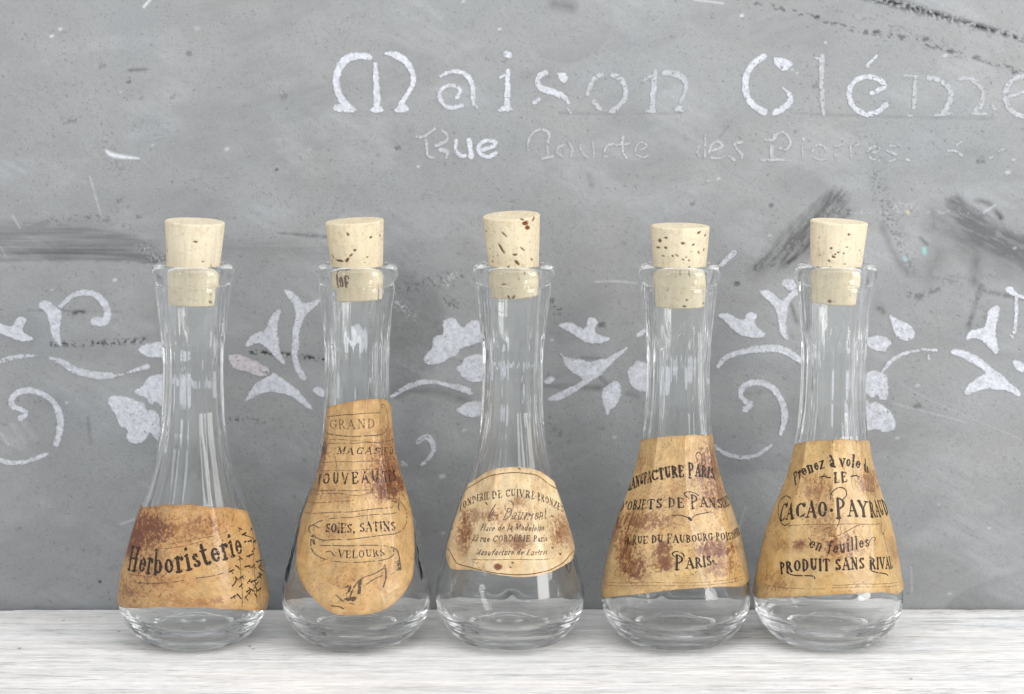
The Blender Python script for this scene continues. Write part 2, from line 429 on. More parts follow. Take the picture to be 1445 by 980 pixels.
    D((1 - sstep(64, 68, q + 4 * (n1 - .5))) * (.35 + .65 * sstep(30, 68, q)) * sstep(-60, 40, px - 798 + (py - 22)), .105)
    D(near(px, py, [(782, 6), (806, 10)], 15) * (.5 + n1), .36)
    # dotted lines of grime, rubbed edges
    m = near(px, py, [(72, 486), (130, 485), (170, 483), (205, 480)], 7); D(m * sstep(.5, .62, n2) * 1.5, .6)
    m = near(px, py, [(355, 497), (400, 500), (458, 508)], 6); D(m * sstep(.48, .6, n2) * 1.6, .6)
    m = near(px, py, [(322, 592), (372, 595)], 5); D(m * sstep(.5, .62, n2) * 1.5, .4)
    m = near(px, py, [(40, 438), (90, 440), (170, 440)], 3.5); D(m * n1 * 1.5, .32)
    D(near(px, py, [(88, 437), (95, 443), (118, 440)], 5) * sstep(.42, .6, n2) * 1.4, .55)
    D(near(px, py, [(-40, 470), (120, 492), (230, 510), (470, 505)], 34), .09)
    D(near(px, py, [(124, 590), (128, 625)], 5) * n2 * 1.5, .34)
    D(near(px, py, [(778, 585), (772, 600), (800, 620)], [4, 10, 14]) * sstep(.45, .6, n2), .4)
    D(near(px, py, [(768, 545), (800, 547), (870, 548), (850, 540), (842, 520)], [5, 9, 7, 6, 5]) * (.3 + n1), .40)
    D(near(px, py, [(820, 505), (846, 506)], 4) * 1.2, .3)
    D(near(px, py, [(885, 555), (900, 560)], 6) * n1 * 1.6, .36)
    D(near(px, py, [(775, 425), (800, 445)], 5) * sstep(.5, .6, n2) * 1.5, .55)
    D(near(px, py, [(780, 424), (779, 426)], 5) * 1.6 * n2, .6); D(near(px, py, [(782, 444), (790, 443)], 4) * 1.6 * n2, .55)
    D(near(px, py, [(790, 160), (880, 162), (960, 160)], 4) * n1 * 1.6, .26)
    D(near(px, py, [(1120, 160), (1240, 165), (1400, 168)], 4) * n1 * 1.6, .22)
    D(near(px, py, [(1020, 510), (1080, 515), (1125, 540)], 16) * n1, .15)
    D(near(px, py, [(1052, 556), (1090, 552)], 6) * n1 * 1.5, .24)
    D(near(px, py, [(1015, 194), (1028, 178)], 4) * n1 * 1.8, .3)
    D(near(px, py, [(830, 248), (836, 262)], 8) * n1 * 1.6, .32)
    D(near(px, py, [(940, 175), (1010, 230), (1060, 260)], 3) * n1 * 1.3, .15)
    D(near(px, py, [(1116, 430), (1124, 455)], 5) * n1 * 2, .36)
    D(near(px, py, [(1110, 400), (1062, 368)], 20) * n1, .12)
    D(near(px, py, [(630, 690), (660, 640), (620, 700)], 26) * sstep(.5, .66, n2), .26)
    D(near(px, py, [(1232, 250), (1245, 215), (1215, 190)], 20) * sstep(.5, .64, n2), .24)
    m = near(px, py, [(1330, 880), (1362, 852), (1410, 838), (1470, 828)], [10, 24, 30, 36]); D(sstep(.03, .3, m + .3 * (n1 - .5)) * (.6 + .8 * n2), .17)
    D(near(px, py, [(180, 40), (250, 20), (300, 60)], 60) * n1, .10)
    D(near(px, py, [(150, 205), (165, 235)], 26) * sstep(.5, .64, n2), .26)
    D(near(px, py, [(90, 172), (112, 168)], 9) * sstep(.45, .6, n2), .36)
    D(near(px, py, [(182, 100), (206, 98)], 4) * n1 * 2, .4)
    for x, y, q, k in ((267, 76, 5, .5), (181, 117, 3.5, .5), (144, 94, 5, .3), (243, 138, 5, .32), (400, 137, 6, .36), (391, 240, 3, .7),
                       (168, 285, 5, .4), (195, 307, 4, .6), (562, 210, 4.5, .5), (533, 220, 4, .3), (977, 289, 4, .45), (1040, 402, 4.5, .6),
                       (1088, 291, 4, .5), (1384, 228, 7, .5), (1150, 122, 5, .3), (141, 822, 3, .75), (1294, 574, 6, .4), (345, 150, 4, .25),
                       (1035, 617, 3, .35), (849, 606, 4, .3), (27, 748, 5, .22), (100, 800, 8, .16), (160, 803, 7, .16), (850, 460, 5, .6)):
        D(sstep(.1, .75, near(px, py, [(x - q * .3, y), (x + q * .35, y - q * .25)], q * 1.15) + 1.1 * (n2 - .5)) * (.5 + n2), k * .85)
    # pits everywhere
    D(sstep(.83, .9, fbm(px / 5.5, py / 5.5, 21, 2)) * sstep(.42, .65, n3), .30)
    D(sstep(.915, .95, fbm(px / 3.6, py / 3.6, 22, 2)), .45)
    # light scuffs and splashes
    def Lt(m, k): np.maximum(lt, m * k, out=lt)
    Lt(near(px, py, [(150, 213), (158, 220), (196, 224)], [3, 6, 2]) * (.6 + n2), .9)
    Lt(near(px, py, [(127, 250), (134, 275), (142, 303)], [2, 3, 2]) * n2 * 1.6, .4)
    Lt(near(px, py, [(18, 305), (28, 322)], 2.6), .25); Lt(near(px, py, [(0, 348), (8, 362)], 2.2), .3)
    Lt(near(px, py, [(200, 352), (225, 368)], 14) * sstep(.6, .68, nf), .4)
    Lt(near(px, py, [(550, 415), (580, 445)], 12) * sstep(.58, .66, nf), .5); Lt(near(px, py, [(640, 388), (630, 400)], 8) * sstep(.5, .6, nf), .5)
    Lt(near(px, py, [(1190, 300), (1400, 300)], 4) * sstep(.6, .66, nf), .3)
    Lt(near(px, py, [(980, 0), (1020, 5)], 2.4), .5); Lt(near(px, py, [(203, 10), (212, 0)], 3) * n2 * 1.8, .8)
    Lt(near(px, py, [(1262, 570), (1340, 590), (1365, 597)], 2) * n2 * 1.5, .25)
    Lt(near(px, py, [(1270, 540), (1300, 560), (1440, 620)], 1.6) * n2 * 1.3, .2)
    Lt(near(px, py, [(1286, 800), (1287, 835)], 2.4) * n2 * 1.6, .25)
    Lt(near(px, py, [(170, 740), (190, 733)], 2.4), .6); Lt(near(px, py, [(1036, 770), (1052, 715)], 2) * n2 * 1.8, .5)
    Lt(near(px, py, [(840, 398), (870, 397), (898, 400)], 2.6) * n2 * 1.6, .4)
    Lt(near(px, py, [(0, 610), (12, 628)], 3), .35); Lt(near(px, py, [(18, 600), (35, 625)], 7) * n2, .3); Lt(near(px, py, [(28, 590), (50, 620)], 6) * n2, .25)
    Lt(near(px, py, [(1290, 290), (1262, 292)], 9) * sstep(.5, .6, nf), .3)
    Lt(near(px, py, [(1388, 300), (1404, 290)], 3), .5)
    for x, y, q, k in ((73, 51, 4, 1), (85, 41, 4, .8), (320, 210, 4.5, .8), (215, 205, 3, .5), (436, 211, 4, .4), (1047, 22, 4, 1), (705, 41, 3.5, .9), (590, 235, 3, .9),
                       (1334, 78, 4.5, .8), (1165, 60, 3, .7), (1422, 243, 5, .7), (1014, 252, 3.5, .8), (1086, 332, 3.5, .7), (162, 395, 4.5, .8), (73, 409, 3, .6),
                       (94, 568, 3, .7), (779, 480, 3.5, .6), (867, 617, 3.5, .6), (624, 672, 6, .8), (655, 607, 4, .8), (569, 655, 5, .7), (1295, 544, 4, .6),
                       (1396, 745, 3.5, .7), (1340, 838, 3, .7), (1266, 618, 4, .5), (1325, 712, 3, .5), (170, 130, 2.5, .5), (1432, 350, 4, .6), (1125, 103, 3, .5),
                       (654, 2, 4, .7), (1118, 98, 3, .5), (625, 752, 4, .6), (1000, 255, 3, .4), (278, 40, 6, .3), (1180, 410, 4, .5)):
        Lt(near(px, py, [(x - q * .3, y + q * .2), (x + q * .3, y)], q * .75) * (.5 + n2), k * .8)
    D(sstep(.46, .72, fbm(px / 110, py / 60, 51, 4)) * (.3 + .9 * rot(-.35, 60, 7, 52)), .13)
    D(near(px, py, [(560, 380), (590, 440), (570, 500)], 70) * (.2 + rot(.7, 30, 6, 53)), .26)
    D(near(px, py, [(1330, 320), (1400, 350), (1460, 370)], [38, 58, 60]) * (.3 + 1.1 * rot(.45, 30, 9, 54)), .50)
    D(near(px, py, [(1190, 290), (1130, 350), (1070, 385)], [28, 42, 22]) * (.1 + rot(-.8, 34, 9, 55)), .44)
    D(near(px, py, [(1320, 300), (1330, 350), (1310, 390)], [26, 36, 30]) * (.2 + n1), .30)
    D(near(px, py, [(-60, 335), (100, 335), (210, 350)], [44, 42, 30]) * (.3 + .8 * hs), .34)
    Lt(sstep(.50, .74, fbm(px / 90, py / 50, 56, 4)) * rot(.5, 50, 6, 57), .16)
    # relief: trowelled plaster, brush hair lines, pits
    tr = rot(-.6, 30, 3.0, 9)
    rel = 0.00022 * (n1 - .5) + 0.00045 * (n3 - .5) + 0.00007 * (n2 - .5) + .00010 * (tr - .5) + .00005 * (nf - .5) - .00028 * dk * (.3 + n2) + .00010 * lt
    tone = 1 + .10 * (fbm(px / 170, py / 120, 33, 3) - .5) + .13 * (n3 - .5) + .05 * (n1 - .5) + .05 * (tr - .5) + .045 * (n2 - .5)
    return dk, lt, rel, tone
WALL_RGB = np.array([.335, .343, .346])
def axis_pts(dense0, dense1, step, lo, hi, coarse):
    a = np.arange(dense0, dense1 + step, step)
    return np.concatenate([np.linspace(lo, dense0, int((dense0 - lo) / coarse) + 2)[:-1], a, np.linspace(a[-1], hi, int((hi - a[-1]) / coarse) + 2)[1:]])
xs = axis_pts(-30, 1475, 1.6, -900, 2340, 14); ys = axis_pts(-30, 872, 1.6, -700, 1100, 14)
gx, gy = np.meshgrid(xs, ys); gx = gx.ravel(); gy = gy.ravel()
dk, lt, rel, tone = wall_fields(gx, gy)
P = on_wall(gx, gy); P[:, 1] -= rel
warm = (fbm(gx / 90, gy / 70, 31) - .5)[:, None] * np.array([.05, .0, -.03])
c = WALL_RGB * (tone[:, None] + warm) * (1 - dk[:, None]) 
c = c * (1 - lt[:, None]) + np.array([.72, .74, .78]) * lt[:, None]
# two specks of turquoise and one of yellow glitter paint
for x, y, q, col in ((1304, 354, 4.5, (.30, .55, .54)), (1277, 366, 3.5, (.36, .50, .52)), (1281, 300, 3.0, (.55, .50, .33))):
    m = np.clip(1.6 * near(gx, gy, [(x, y - q * .5), (x + 1, y + q * .5)], q), 0, 1)[:, None]; c = c * (1 - m) + np.array(col) * m
idx = np.arange(len(gx)).reshape(len(ys), len(xs))
q = np.column_stack([idx[:-1, :-1].ravel(), idx[1:, :-1].ravel(), idx[1:, 1:].ravel(), idx[:-1, 1:].ravel()])
wall = mesh_np('wall', P, [q], M_WALL, cols=c)
tag(wall, 'mottled grey plaster wall with worn white stencilled lettering and scrolls', None, None, 'structure')

def wall_paint(name, shapes, wear=.5, mat=None, edge=1.6, cell=.8, fringe=1.1):
    """a worn patch of stencil paint, a real film of paint on the plaster"""
    x0, x1, y0, y1 = bounds(shapes, 3)
    X = np.arange(x0, x1, cell); Y = np.arange(y0, y1, cell)
    F = np.full((len(Y), len(X)), -6.0)
    for s in shapes: add_field(F, X, Y, s)
    hx, hy = np.meshgrid(X, Y)
    F = F + edge * (fbm(hx / 3.4, hy / 3.4, 41, 3) - .5) * 2 + fringe * (vnoise(hx / 1.3, hy / 1.3, 43) - .5)
    Fb = F.copy(); holes = (fbm(hx / 2.6, hy / 2.6, 47, 3) - (.13 + .29 * wear)) * 9
    F = np.minimum(F, holes)
    F[0] = F[-1] = -1; F[:, 0] = F[:, -1] = -1
    V, t, qd, sg = contour(F, X, Y)
    if not len(t) + len(qd): return None
    def top(v):
        p = on_wall(v[:, 0], v[:, 1]); p[:, 1] -= wall_fields(v[:, 0], v[:, 1])[2] + .00022; return p
    def bot(v):
        p = on_wall(v[:, 0], v[:, 1]); p[:, 1] -= wall_fields(v[:, 0], v[:, 1])[2] - .00012; return p
    ix = np.clip(((V[:, 0] - X[0]) / cell).round().astype(int), 0, len(X) - 1); iy = np.clip(((V[:, 1] - Y[0]) / cell).round().astype(int), 0, len(Y) - 1)
    body = (.25 + .75 * sstep(-.2, 1.9, Fb[iy, ix])) * (.90 - .50 * wear + 1.0 * (fbm(V[:, 0] / 5, V[:, 1] / 5, 49, 4) - .43))
    body = np.clip(body, 0, 1)[:, None] * (.75 if (mat is M_FAINT) else 1.0)
    cols = WALL_RGB * 1.12 * (1 - body) + np.array(PAINT[mat or M_STENCIL]) * body
    return relief_mesh(name, V, t, qd, sg, top, bot, mat or M_STENCIL, wall, cols)
S = stroke; PL = poly
big = {
 'M': [S([(521,80.5),(507,78),(490,82),(479,94),(474,110),(476,127),(482,141),(491,152)], [9,11,12,12,11,10,10,11]), PL([(469,149),(484,147),(492,143),(508,159),(470,159)],1),
       S([(530,90),(531,120),(532,155)], [6,10,10]), PL([(518,159),(527,148),(537,148),(543,159)],1),
       S([(545,76),(558,77),(570,84),(579,95),(584,108),(582,122),(574,135),(566,147)], [5,11,10,9,8,7,7,8]), PL([(552,159),(566,145),(578,150),(578,159)],1)],
 'a': [S([(622,108),(632,102),(645,100),(658,105),(667,118),(668,132),(667,146),(673,152)], [5,6,7,8,8,7,6,4]), S([(645,138),(651,128),(645,122),(632,120),(621,127),(620,138),(626,149),(638,154),(652,149)], 6)],
 'i': [S([(715,77),(718,78)], 10), S([(717,100),(716,125),(715,150)], [7,9,9]), S([(706,109),(716,104)], 4), PL([(698,158),(712,147),(720,148),(725,158)],1)],
 's': [S([(770,103),(761,107),(758,116),(762,125),(772,128),(785,131),(797,138),(802,145)], [8,8,8,9,10,10,8,6]), PL([(784,101),(804,104),(797,121),(790,113)],1), S([(754,145),(760,141)], 6), S([(801,154),(805,159)], 3)],
 'o': [S([(849,105),(838,111),(832,122),(829,134)], [6,7,7,6]), S([(865,106),(875,110),(883,122),(883,138),(875,149),(863,157)], [7,8,7,7,7,8]), S([(838,144),(847,154)], 7)],
 'n': [S([(909,112),(920,107)], 5), S([(924,102),(922,130),(920,155)], [7,9,8]), S([(911,157),(928,157)], 5), S([(938,103),(950,103),(962,108),(969,118),(966,132),(960,145)], [9,10,9,7,5,6]), PL([(947,158),(960,146),(972,158)],1)],
 'C': [S([(1078,80),(1067,86),(1055,100),(1051,117),(1053,135),(1063,150),(1078,158)], [9,9,9,10,10,9,11]), PL([(1092,78),(1123,88),(1107,104),(1092,91)],1), S([(1105,124),(1115,134),(1116,142),(1108,152),(1094,159)], [3,6,9,9,9])],
 'l': [S([(1151,82),(1160,82)], 4), S([(1160,80),(1159,110),(1160,140),(1162,162)], [8,7,7,5])],
 'e': [S([(1237,79),(1224,93)], [4,6]), S([(1230,132),(1243,126),(1250,121),(1240,112),(1225,107),(1208,112),(1198,125),(1198,140),(1206,154),(1222,163),(1238,159),(1250,148)], [7,7,7,8,8,8,7,8,8,8,7,8])],
 'm': [S([(1275,107),(1295,108)], 3), S([(1292,110),(1291,130),(1290,152)], [5,7,6]), S([(1281,163),(1286,163)], 4), S([(1310,110),(1325,112),(1338,122),(1343,135),(1338,150),(1332,158)], [7,8,8,8,8,8]), S([(1320,163),(1342,161)], 5),
       S([(1352,112),(1367,109),(1380,118),(1388,130),(1386,145),(1378,155)], [5,7,7,6,8,8]), S([(1371,161),(1392,160)], 5), S([(1400,150),(1404,153)], 6)],
 'e2': [S([(1456,110),(1438,108),(1425,115),(1418,130),(1420,148),(1432,162),(1450,165),(1462,152)], 8), S([(1424,136),(1466,124),(1456,110)], 6)],
 'n2': [S([(1490,106),(1488,155)], 8), S([(1500,106),(1522,108),(1530,125),(1528,155)], 8)], 't': [S([(1560,88),(1558,150),(1572,158)], 8), S([(1548,106),(1576,105)], 5)],
}
for k, wear in (('M', .3), ('a', .45), ('i', .35), ('s', .5), ('o', .62), ('n', .55), ('C', .4), ('l', .66), ('e', .5), ('m', .72), ('e2', .62), ('n2', .6), ('t', .6)):
    wall_paint('stencilled_letter', big[k], wear, M_FAINT if wear > .5 else None, edge=1.5, cell=.7)
small = [
 [S([(588,193),(597,194),(606,188),(613,182)], 4), S([(600,193),(603,210),(602,220),(612,223)], 4), S([(624,184),(632,192),(630,200),(615,206)], 4.5), S([(622,212),(632,213),(630,225)], [7,7,3])],
 [S([(644,198),(642,212),(650,221),(657,220)], 5.5), S([(662,198),(664,212),(665,221)], [8,7,9])],
 [S([(697,200),(686,198),(677,203),(674,212),(681,221),(692,222),(700,216)], 6), S([(680,212),(697,207),(700,202)], 6)],
 [S([(745,212),(745,198),(752,187),(762,183)], 3.6), S([(767,183),(776,189),(773,200)], 5), S([(772,206),(773,220)], 3), S([(766,224),(780,221)], 4)],
 [S([(797,205),(787,208),(786,216),(793,222)], 4), S([(803,203),(809,210),(806,221)], 4)],
 [S([(819,205),(820,215),(829,222)], 4), S([(836,200),(838,212),(838,222)], 2.6)],
 [S([(853,213),(856,205),(866,203)], 4), S([(853,220),(857,222)], 3.5)],
 [S([(879,194),(878,202)], 5), S([(869,205),(888,203)], 3.4), S([(878,206),(879,215),(884,223)], 4)],
 [S([(896,215),(899,203),(908,200),(915,207),(901,213)], 3), S([(898,219),(908,223),(914,220)], 3)],
 [S([(995,190),(995,206)], 3.4), S([(995,212),(995,222)], 3), S([(988,206),(983,212),(986,221)], 3.4)],
 [S([(1001,215),(1004,203),(1014,199),(1022,207),(1006,213)], 4.4), S([(1004,223),(1012,224),(1022,221)], 4)],
 [S([(1046,201),(1034,203),(1041,211),(1047,218)], 4.4), S([(1030,221),(1036,226)], 4.6), S([(1047,220),(1047,223)], 4)],
 [S([(1080,197),(1092,199),(1095,190),(1103,186),(1112,191),(1117,203),(1109,212),(1100,209)], 3.6), S([(1089,208),(1089,222)], 6), S([(1075,226),(1106,226)], 4.5), S([(1092,190),(1092,200)], 3)],
 [S([(1133,196),(1134,197)], 4), S([(1132,206),(1133,225)], 3)],
 [S([(1146,214),(1152,204),(1162,205),(1166,212)], 3.2), S([(1148,222),(1158,227),(1166,224)], 3.2)],
 [S([(1178,206),(1179,224)], 3), S([(1182,206),(1190,204)], 3)], [S([(1200,206),(1201,224)], 3), S([(1205,206),(1212,204)], 3)],
 [S([(1224,214),(1232,206),(1242,208),(1240,214),(1227,216)], 3), S([(1228,223),(1240,227)], 3)],
 [S([(1256,206),(1268,206)], 3), S([(1252,213),(1265,218)], 3.6), S([(1255,228),(1264,224)], 3)],
 [S([(1280,226),(1282,226)], 5)],
 [S([(1338,213),(1350,213),(1357,220)], 3.6), S([(1350,205),(1357,200)], 3)],
 [S([(1410,214),(1415,211)], 4), S([(1397,223),(1400,222)], 3), S([(1428,226),(1432,226)], 3.4)]]
wr = [.4, .25, .15, .5, .6, .62, .6, .5, .66, .66, .5, .55, .55, .62, .62, .7, .7, .68, .6, .55, .62, .7]
for s, w in zip(small, wr): wall_paint('stencilled_letter', s, w, M_FAINT if w > .3 else None, edge=.9, cell=.62, fringe=1.4)

def Z(pts, ox, oy, k): return [(ox + x / k, oy + y / k) for x, y in pts]
def za(p): return Z(p, 0, 380, 3.266)
def zb(p): return Z(p, 300, 380, 4.083)
def zc(p): return Z(p, 520, 420, 3.77)
def zd(p): return Z(p, 740, 400, 4.083)
def ze(p): return Z(p, 980, 380, 3.5)
def zf(p): return Z(p, 1200, 380, 3.767)
leaf, scroll = 'stencilled_leaf', 'stencilled_scroll'
R1 = lambda L, k: [v / k for v in L]
MOT = [
 (leaf, [PL(za([(-60,240),(20,255),(60,268),(65,235),(95,215),(125,225),(118,250),(100,278),(120,302),(165,318),(140,335),(70,330),(30,305),(-60,290)]))], .3),
 (leaf, [PL(za([(175,160),(200,140),(235,150),(265,180),(290,195),(282,250),(275,300),(290,362),(275,350),(240,320),(225,250),(215,200),(185,185)]))], .3),
 (scroll, [S(za([(278,172),(330,122),(390,105),(440,115),(480,150),(500,200),(488,238)]), R1([22,24,30,30,36,38,40],3.266)), S(za([(438,240),(468,245)]), 13)], .4),
 (scroll, [S(za([(-40,438),(0,425),(60,407),(110,401),(168,398)]), R1([26,24,24,20,10],3.266))], .72),
 (scroll, [S(za([(232,410),(290,430),(340,465),(400,482),(460,492),(515,490)]), R1([14,32,36,36,40,28],3.266)), S(za([(530,490),(565,486)]), 4), S(za([(590,477),(630,462),(678,450)]), R1([12,20,26],3.266))], .5),
 (leaf, [PL(za([(632,365),(680,340),(760,333),(800,370),(760,410),(690,407),(650,390)]))], .3),
 (leaf, [PL(za([(612,560),(650,545),(680,500),(740,478),(800,500),(830,600),(745,638),(725,610),(690,627),(670,590),(635,582)]),1)], .3),
 (leaf, [PL(za([(493,605),(508,583),(560,583),(610,593),(635,610),(665,612),(675,655),(700,645),(730,660),(742,700),(735,795),(705,775),(690,750),(675,785),(640,808),(600,803),(578,770),(590,740),(550,722),(535,680),(515,650)]),1)], .35),
 (scroll, [S(za([(95,690),(125,668),(100,645),(62,640),(50,605),(75,570),(130,555),(185,570),(235,598),(265,640),(280,690),(276,750),(260,806)]), R1([26,26,24,28,30,32,30,28,28,32,34,34,28],3.266))], .42),
 (scroll, [S(za([(-40,855),(0,880),(40,893),(100,893),(160,875),(215,852)]), R1([22,24,24,20,20,18],3.266))], .5),
 (leaf, [PL(zb([(188,435),(212,390),(260,360),(305,360),(318,300),(343,258),(380,226),(400,235),(382,290),(374,350),(380,420),(388,470),(427,552),(400,547),(345,492),(300,442),(250,422),(203,452)]),1)], .36),
 (leaf, [PL(zb([(405,110),(450,123),(500,163),(530,203),(570,188),(628,160),(622,195),(560,242),(532,277),(512,320),(497,390),(502,450),(487,490),(502,560),(547,620),(530,647),(493,622),(458,540),(453,430),(463,330),(478,260),(463,200),(433,167)]),1)], .4),
 (leaf, [PL(zb([(83,495),(130,483),(200,508),(280,543),(332,580),(325,612),(270,622),(200,592),(130,577),(98,545)]))], .45, True),
 (leaf, [PL(zb([(176,775),(203,720),(240,663),(300,628),(335,612),(348,592),(400,625),(440,658),(492,693),(522,738),(583,797),(570,817),(530,792),(480,747),(420,722),(350,707),(270,722),(218,748)]),1)], .3),
 (leaf, [PL(zb([(572,690),(600,670),(640,690),(660,742),(620,738),(583,716)]))], .3),
 (leaf, [PL(zc([(393,130),(420,106),(460,108),(487,145),(510,165),(535,125),(580,113),(640,150),(665,200),(590,242),(545,257),(492,272),(472,307),(430,322),(400,347),(330,362),(298,347),(287,325),(318,290),(343,260),(338,220),(370,200),(398,200)]),1)], .3),
 (leaf, [PL(zc([(458,375),(498,355),(510,318),(560,303),(600,298),(650,330),(650,430),(570,457),(530,447),(498,420)]))], .35),
 (scroll, [S(zc([(120,530),(180,487),(240,462),(310,447),(380,452),(430,470),(480,478),(542,502)]), R1([18,28,32,28,18,26,40,36],3.77))], .55),
 (leaf, [PL(zc([(452,602),(500,570),(560,548),(600,553),(650,580),(600,635),(530,640),(490,617)]))], .4),
 (scroll, [S(zc([(262,770),(290,745),(325,745),(345,780),(345,820),(320,860),(280,892)]), R1([22,38,38,32,26,22,14],3.77)), S(zc([(178,876),(205,890)]), 3.4)], .5),
 (leaf, [PL(zd([(193,240),(230,223),(280,228),(320,258),(355,263),(360,218),(378,188),(428,205),(417,250),(402,280),(440,303),(498,313),(490,332),(430,347),(370,347),(320,322),(260,282),(213,257)]))], .3),
 (leaf, [PL(zd([(636,302),(680,260),(720,255),(700,290),(655,313)]),1)], .3),
 (leaf, [PL(zd([(200,395),(240,423),(300,438),(345,437),(370,460),(420,443),(480,428),(540,393),(606,360),(562,412),(502,462),(452,522),(392,562),(332,602),(270,642),(210,672),(133,683),(128,658),(180,638),(250,603),(310,578),(340,550),(288,522),(238,482),(223,442)]),1)], .32),
 (leaf, [PL(zd([(100,575),(140,532),(182,548),(160,583)]))], .5),
 (leaf, [PL(zd([(443,640),(458,605),(490,578),(535,555),(557,600),(557,650),(532,702),(497,732),(475,770),(463,720),(446,690)]))], .3),
 (leaf, [PL(zd([(593,520),(598,490),(630,468),(640,442),(700,453),(770,500),(770,580),(690,635),(640,612),(603,572)]),1)], .3),
 (leaf, [PL(ze([(112,225),(150,212),(200,233),(242,255),(255,218),(285,206),(313,225),(297,265),(312,290),(358,318),(340,337),(290,342),(230,332),(178,292),(138,247)]))], .25),
 (leaf, [PL(ze([(310,112),(350,100),(395,118),(430,160),(450,140),(488,100),(500,85),(518,132),(490,137),(467,172),(462,212),(452,262),(457,312),(470,353),(445,347),(418,312),(413,262),(403,212),(383,172),(343,137)]),1)], .33),
 (scroll, [S(ze([(118,478),(150,437),(200,417),(260,402),(330,392),(400,390),(450,405),(490,430),(545,462)]), R1([20,26,28,30,36,42,38,36,34],3.5))], .42),
 (scroll, [S(ze([(250,692),(285,668),(240,650),(225,610),(240,575),(290,558),(340,562),(385,585),(420,630),(445,690),(445,750),(425,812)]), R1([32,28,28,28,30,32,34,32,32,34,32,22],3.5))], .4),
 (scroll, [S(ze([(60,840),(95,872),(130,900),(180,925),(240,932),(300,925),(345,895),(382,868)]), R1([18,18,22,24,22,20,22,16],3.5))], .56),
 (leaf, [PL(zf([(200,230),(240,263),(300,283),(342,320),(342,367),(290,387),(238,357),(218,300)]))], .42),
 (leaf, [PL(zf([(60,378),(110,353),(180,353),(228,390),(195,415),(190,442),(130,432),(88,407)]),1)], .35),
 (scroll, [S(zf([(165,552),(200,502),(250,462),(310,441),(372,430)]), R1([14,26,24,18,12],3.767))], .58),
 (scroll, [S(zf([(385,425),(458,432)]), 4.4), S(zf([(414,455),(418,478)]), 3)], .5),
 (leaf, [PL(zf([(55,590),(80,553),(130,533),(165,550),(197,570),(202,620),(202,682),(180,698),(155,692),(140,662),(120,692),(100,672),(55,640)]),1)], .42),
 (leaf, [PL(zf([(40,650),(100,712),(140,705),(180,728),(217,758),(243,810),(237,852),(180,873),(140,847),(85,865),(40,830)]),1)], .4),
 (leaf, [PL(zf([(607,368),(640,323),(700,313),(720,300),(723,240),(753,198),(797,193),(787,260),(772,320),(777,370),(793,442),(765,453),(733,412),(690,372),(640,367),(620,384)]),1)], .25),
 (leaf, [PL(zf([(522,435),(560,423),(620,438),(690,468),(742,518),(802,558),(852,608),(910,650),(900,685),(840,647),(780,642),(730,632),(660,652),(602,675),(608,640),(650,588),(717,553),(700,532),(650,502),(590,467),(540,457)]),1)], .28),
 (leaf, [PL(zf([(818,95),(858,88),(882,128),(960,150),(960,175),(860,142),(828,122)]))], .25),
 (scroll, [S(zf([(880,150),(884,240),(872,335)]), R1([20,18,22],3.767)), S(zf([(850,352),(862,366)]), 4)], .5),
 (leaf, [PL(zf([(862,475),(930,500),(930,560),(860,520)]))], .35),
 (leaf, [S([(1012,380),(1022,370),(1036,357)], [5,8,8])], .5),
 (leaf, [PL([(1100,398),(1112,392),(1126,400),(1122,412),(1108,408)])], .55),
 (scroll, [S([(240,520),(262,540),(300,545)], [6,8,8])], .5), (leaf, [PL([(480,460),(500,440),(530,455),(520,490),(492,492)])], .4),
 (scroll, [S([(690,520),(720,505),(752,515)], [6,9,6])], .45), (leaf, [PL([(942,500),(962,492),(985,520),(960,548),(940,530)])], .4),
 (scroll, [S([(-120,560),(-60,530),(-20,520)], 8)], .5), (leaf, [PL([(1480,480),(1520,460),(1560,500),(1510,540),(1478,520)],1)], .4),
]
for m in MOT: wall_paint(m[0], m[1], m[2], M_PINK if len(m) > 3 else None, edge=1.5)

# ------------------------------------------------------------------ the table top
xs = np.concatenate([np.linspace(-1.1, -.30, 60)[:-1], np.linspace(-.30, .30, 560), np.linspace(.30, 1.1, 60)[1:]])
ysb = np.concatenate([np.linspace(-.42, -.11, 60)[:-1], np.linspace(-.11, WALL_Y - .0012, 300)])
gx, gy = np.meshgrid(xs, ysb); gx = gx.ravel(); gy = gy.ravel()
mm = 1000.0
warp = 1.6 * (fbm(gx * 9, gy * 30, 61, 3) - .5) + .5 * (fbm(gx * 40, gy * 90, 62, 2) - .5)
yy = gy * mm + warp * 2.2
g1 = fbm(gx * 16, yy / 1.7, 63, 4, .65); g2 = fbm(gx * 46, yy / .8, 64, 3, .7); g3 = fbm(gx * 30, gy * 45, 65, 3); g4 = fbm(gx * 4, yy / 5.5, 66, 3)
crk = sstep(.68, .78, fbm(gx * 11, yy / 1.3, 67, 2)) * sstep(.48, .62, g3)
rel = .00022 * (g1 - .5) + .00012 * (g2 - .5) + .0003 * (g4 - .5) - .00035 * crk
def TL(p0, p1, w):                                    # a split along the grain between two photo points
    a, b = on_table(*p0), on_table(*p1); t = np.clip((gx - a[0]) / (b[0] - a[0]), 0, 1)
    return np.exp(-((gy - (a[1] + (b[1] - a[1]) * t) - .0006 * (g3 - .5) * 2) / w) ** 2) * sstep(a[0] - .004, a[0] + .006, gx) * (1 - sstep(b[0] - .006, b[0] + .004, gx))
spl = np.zeros(gx.shape)
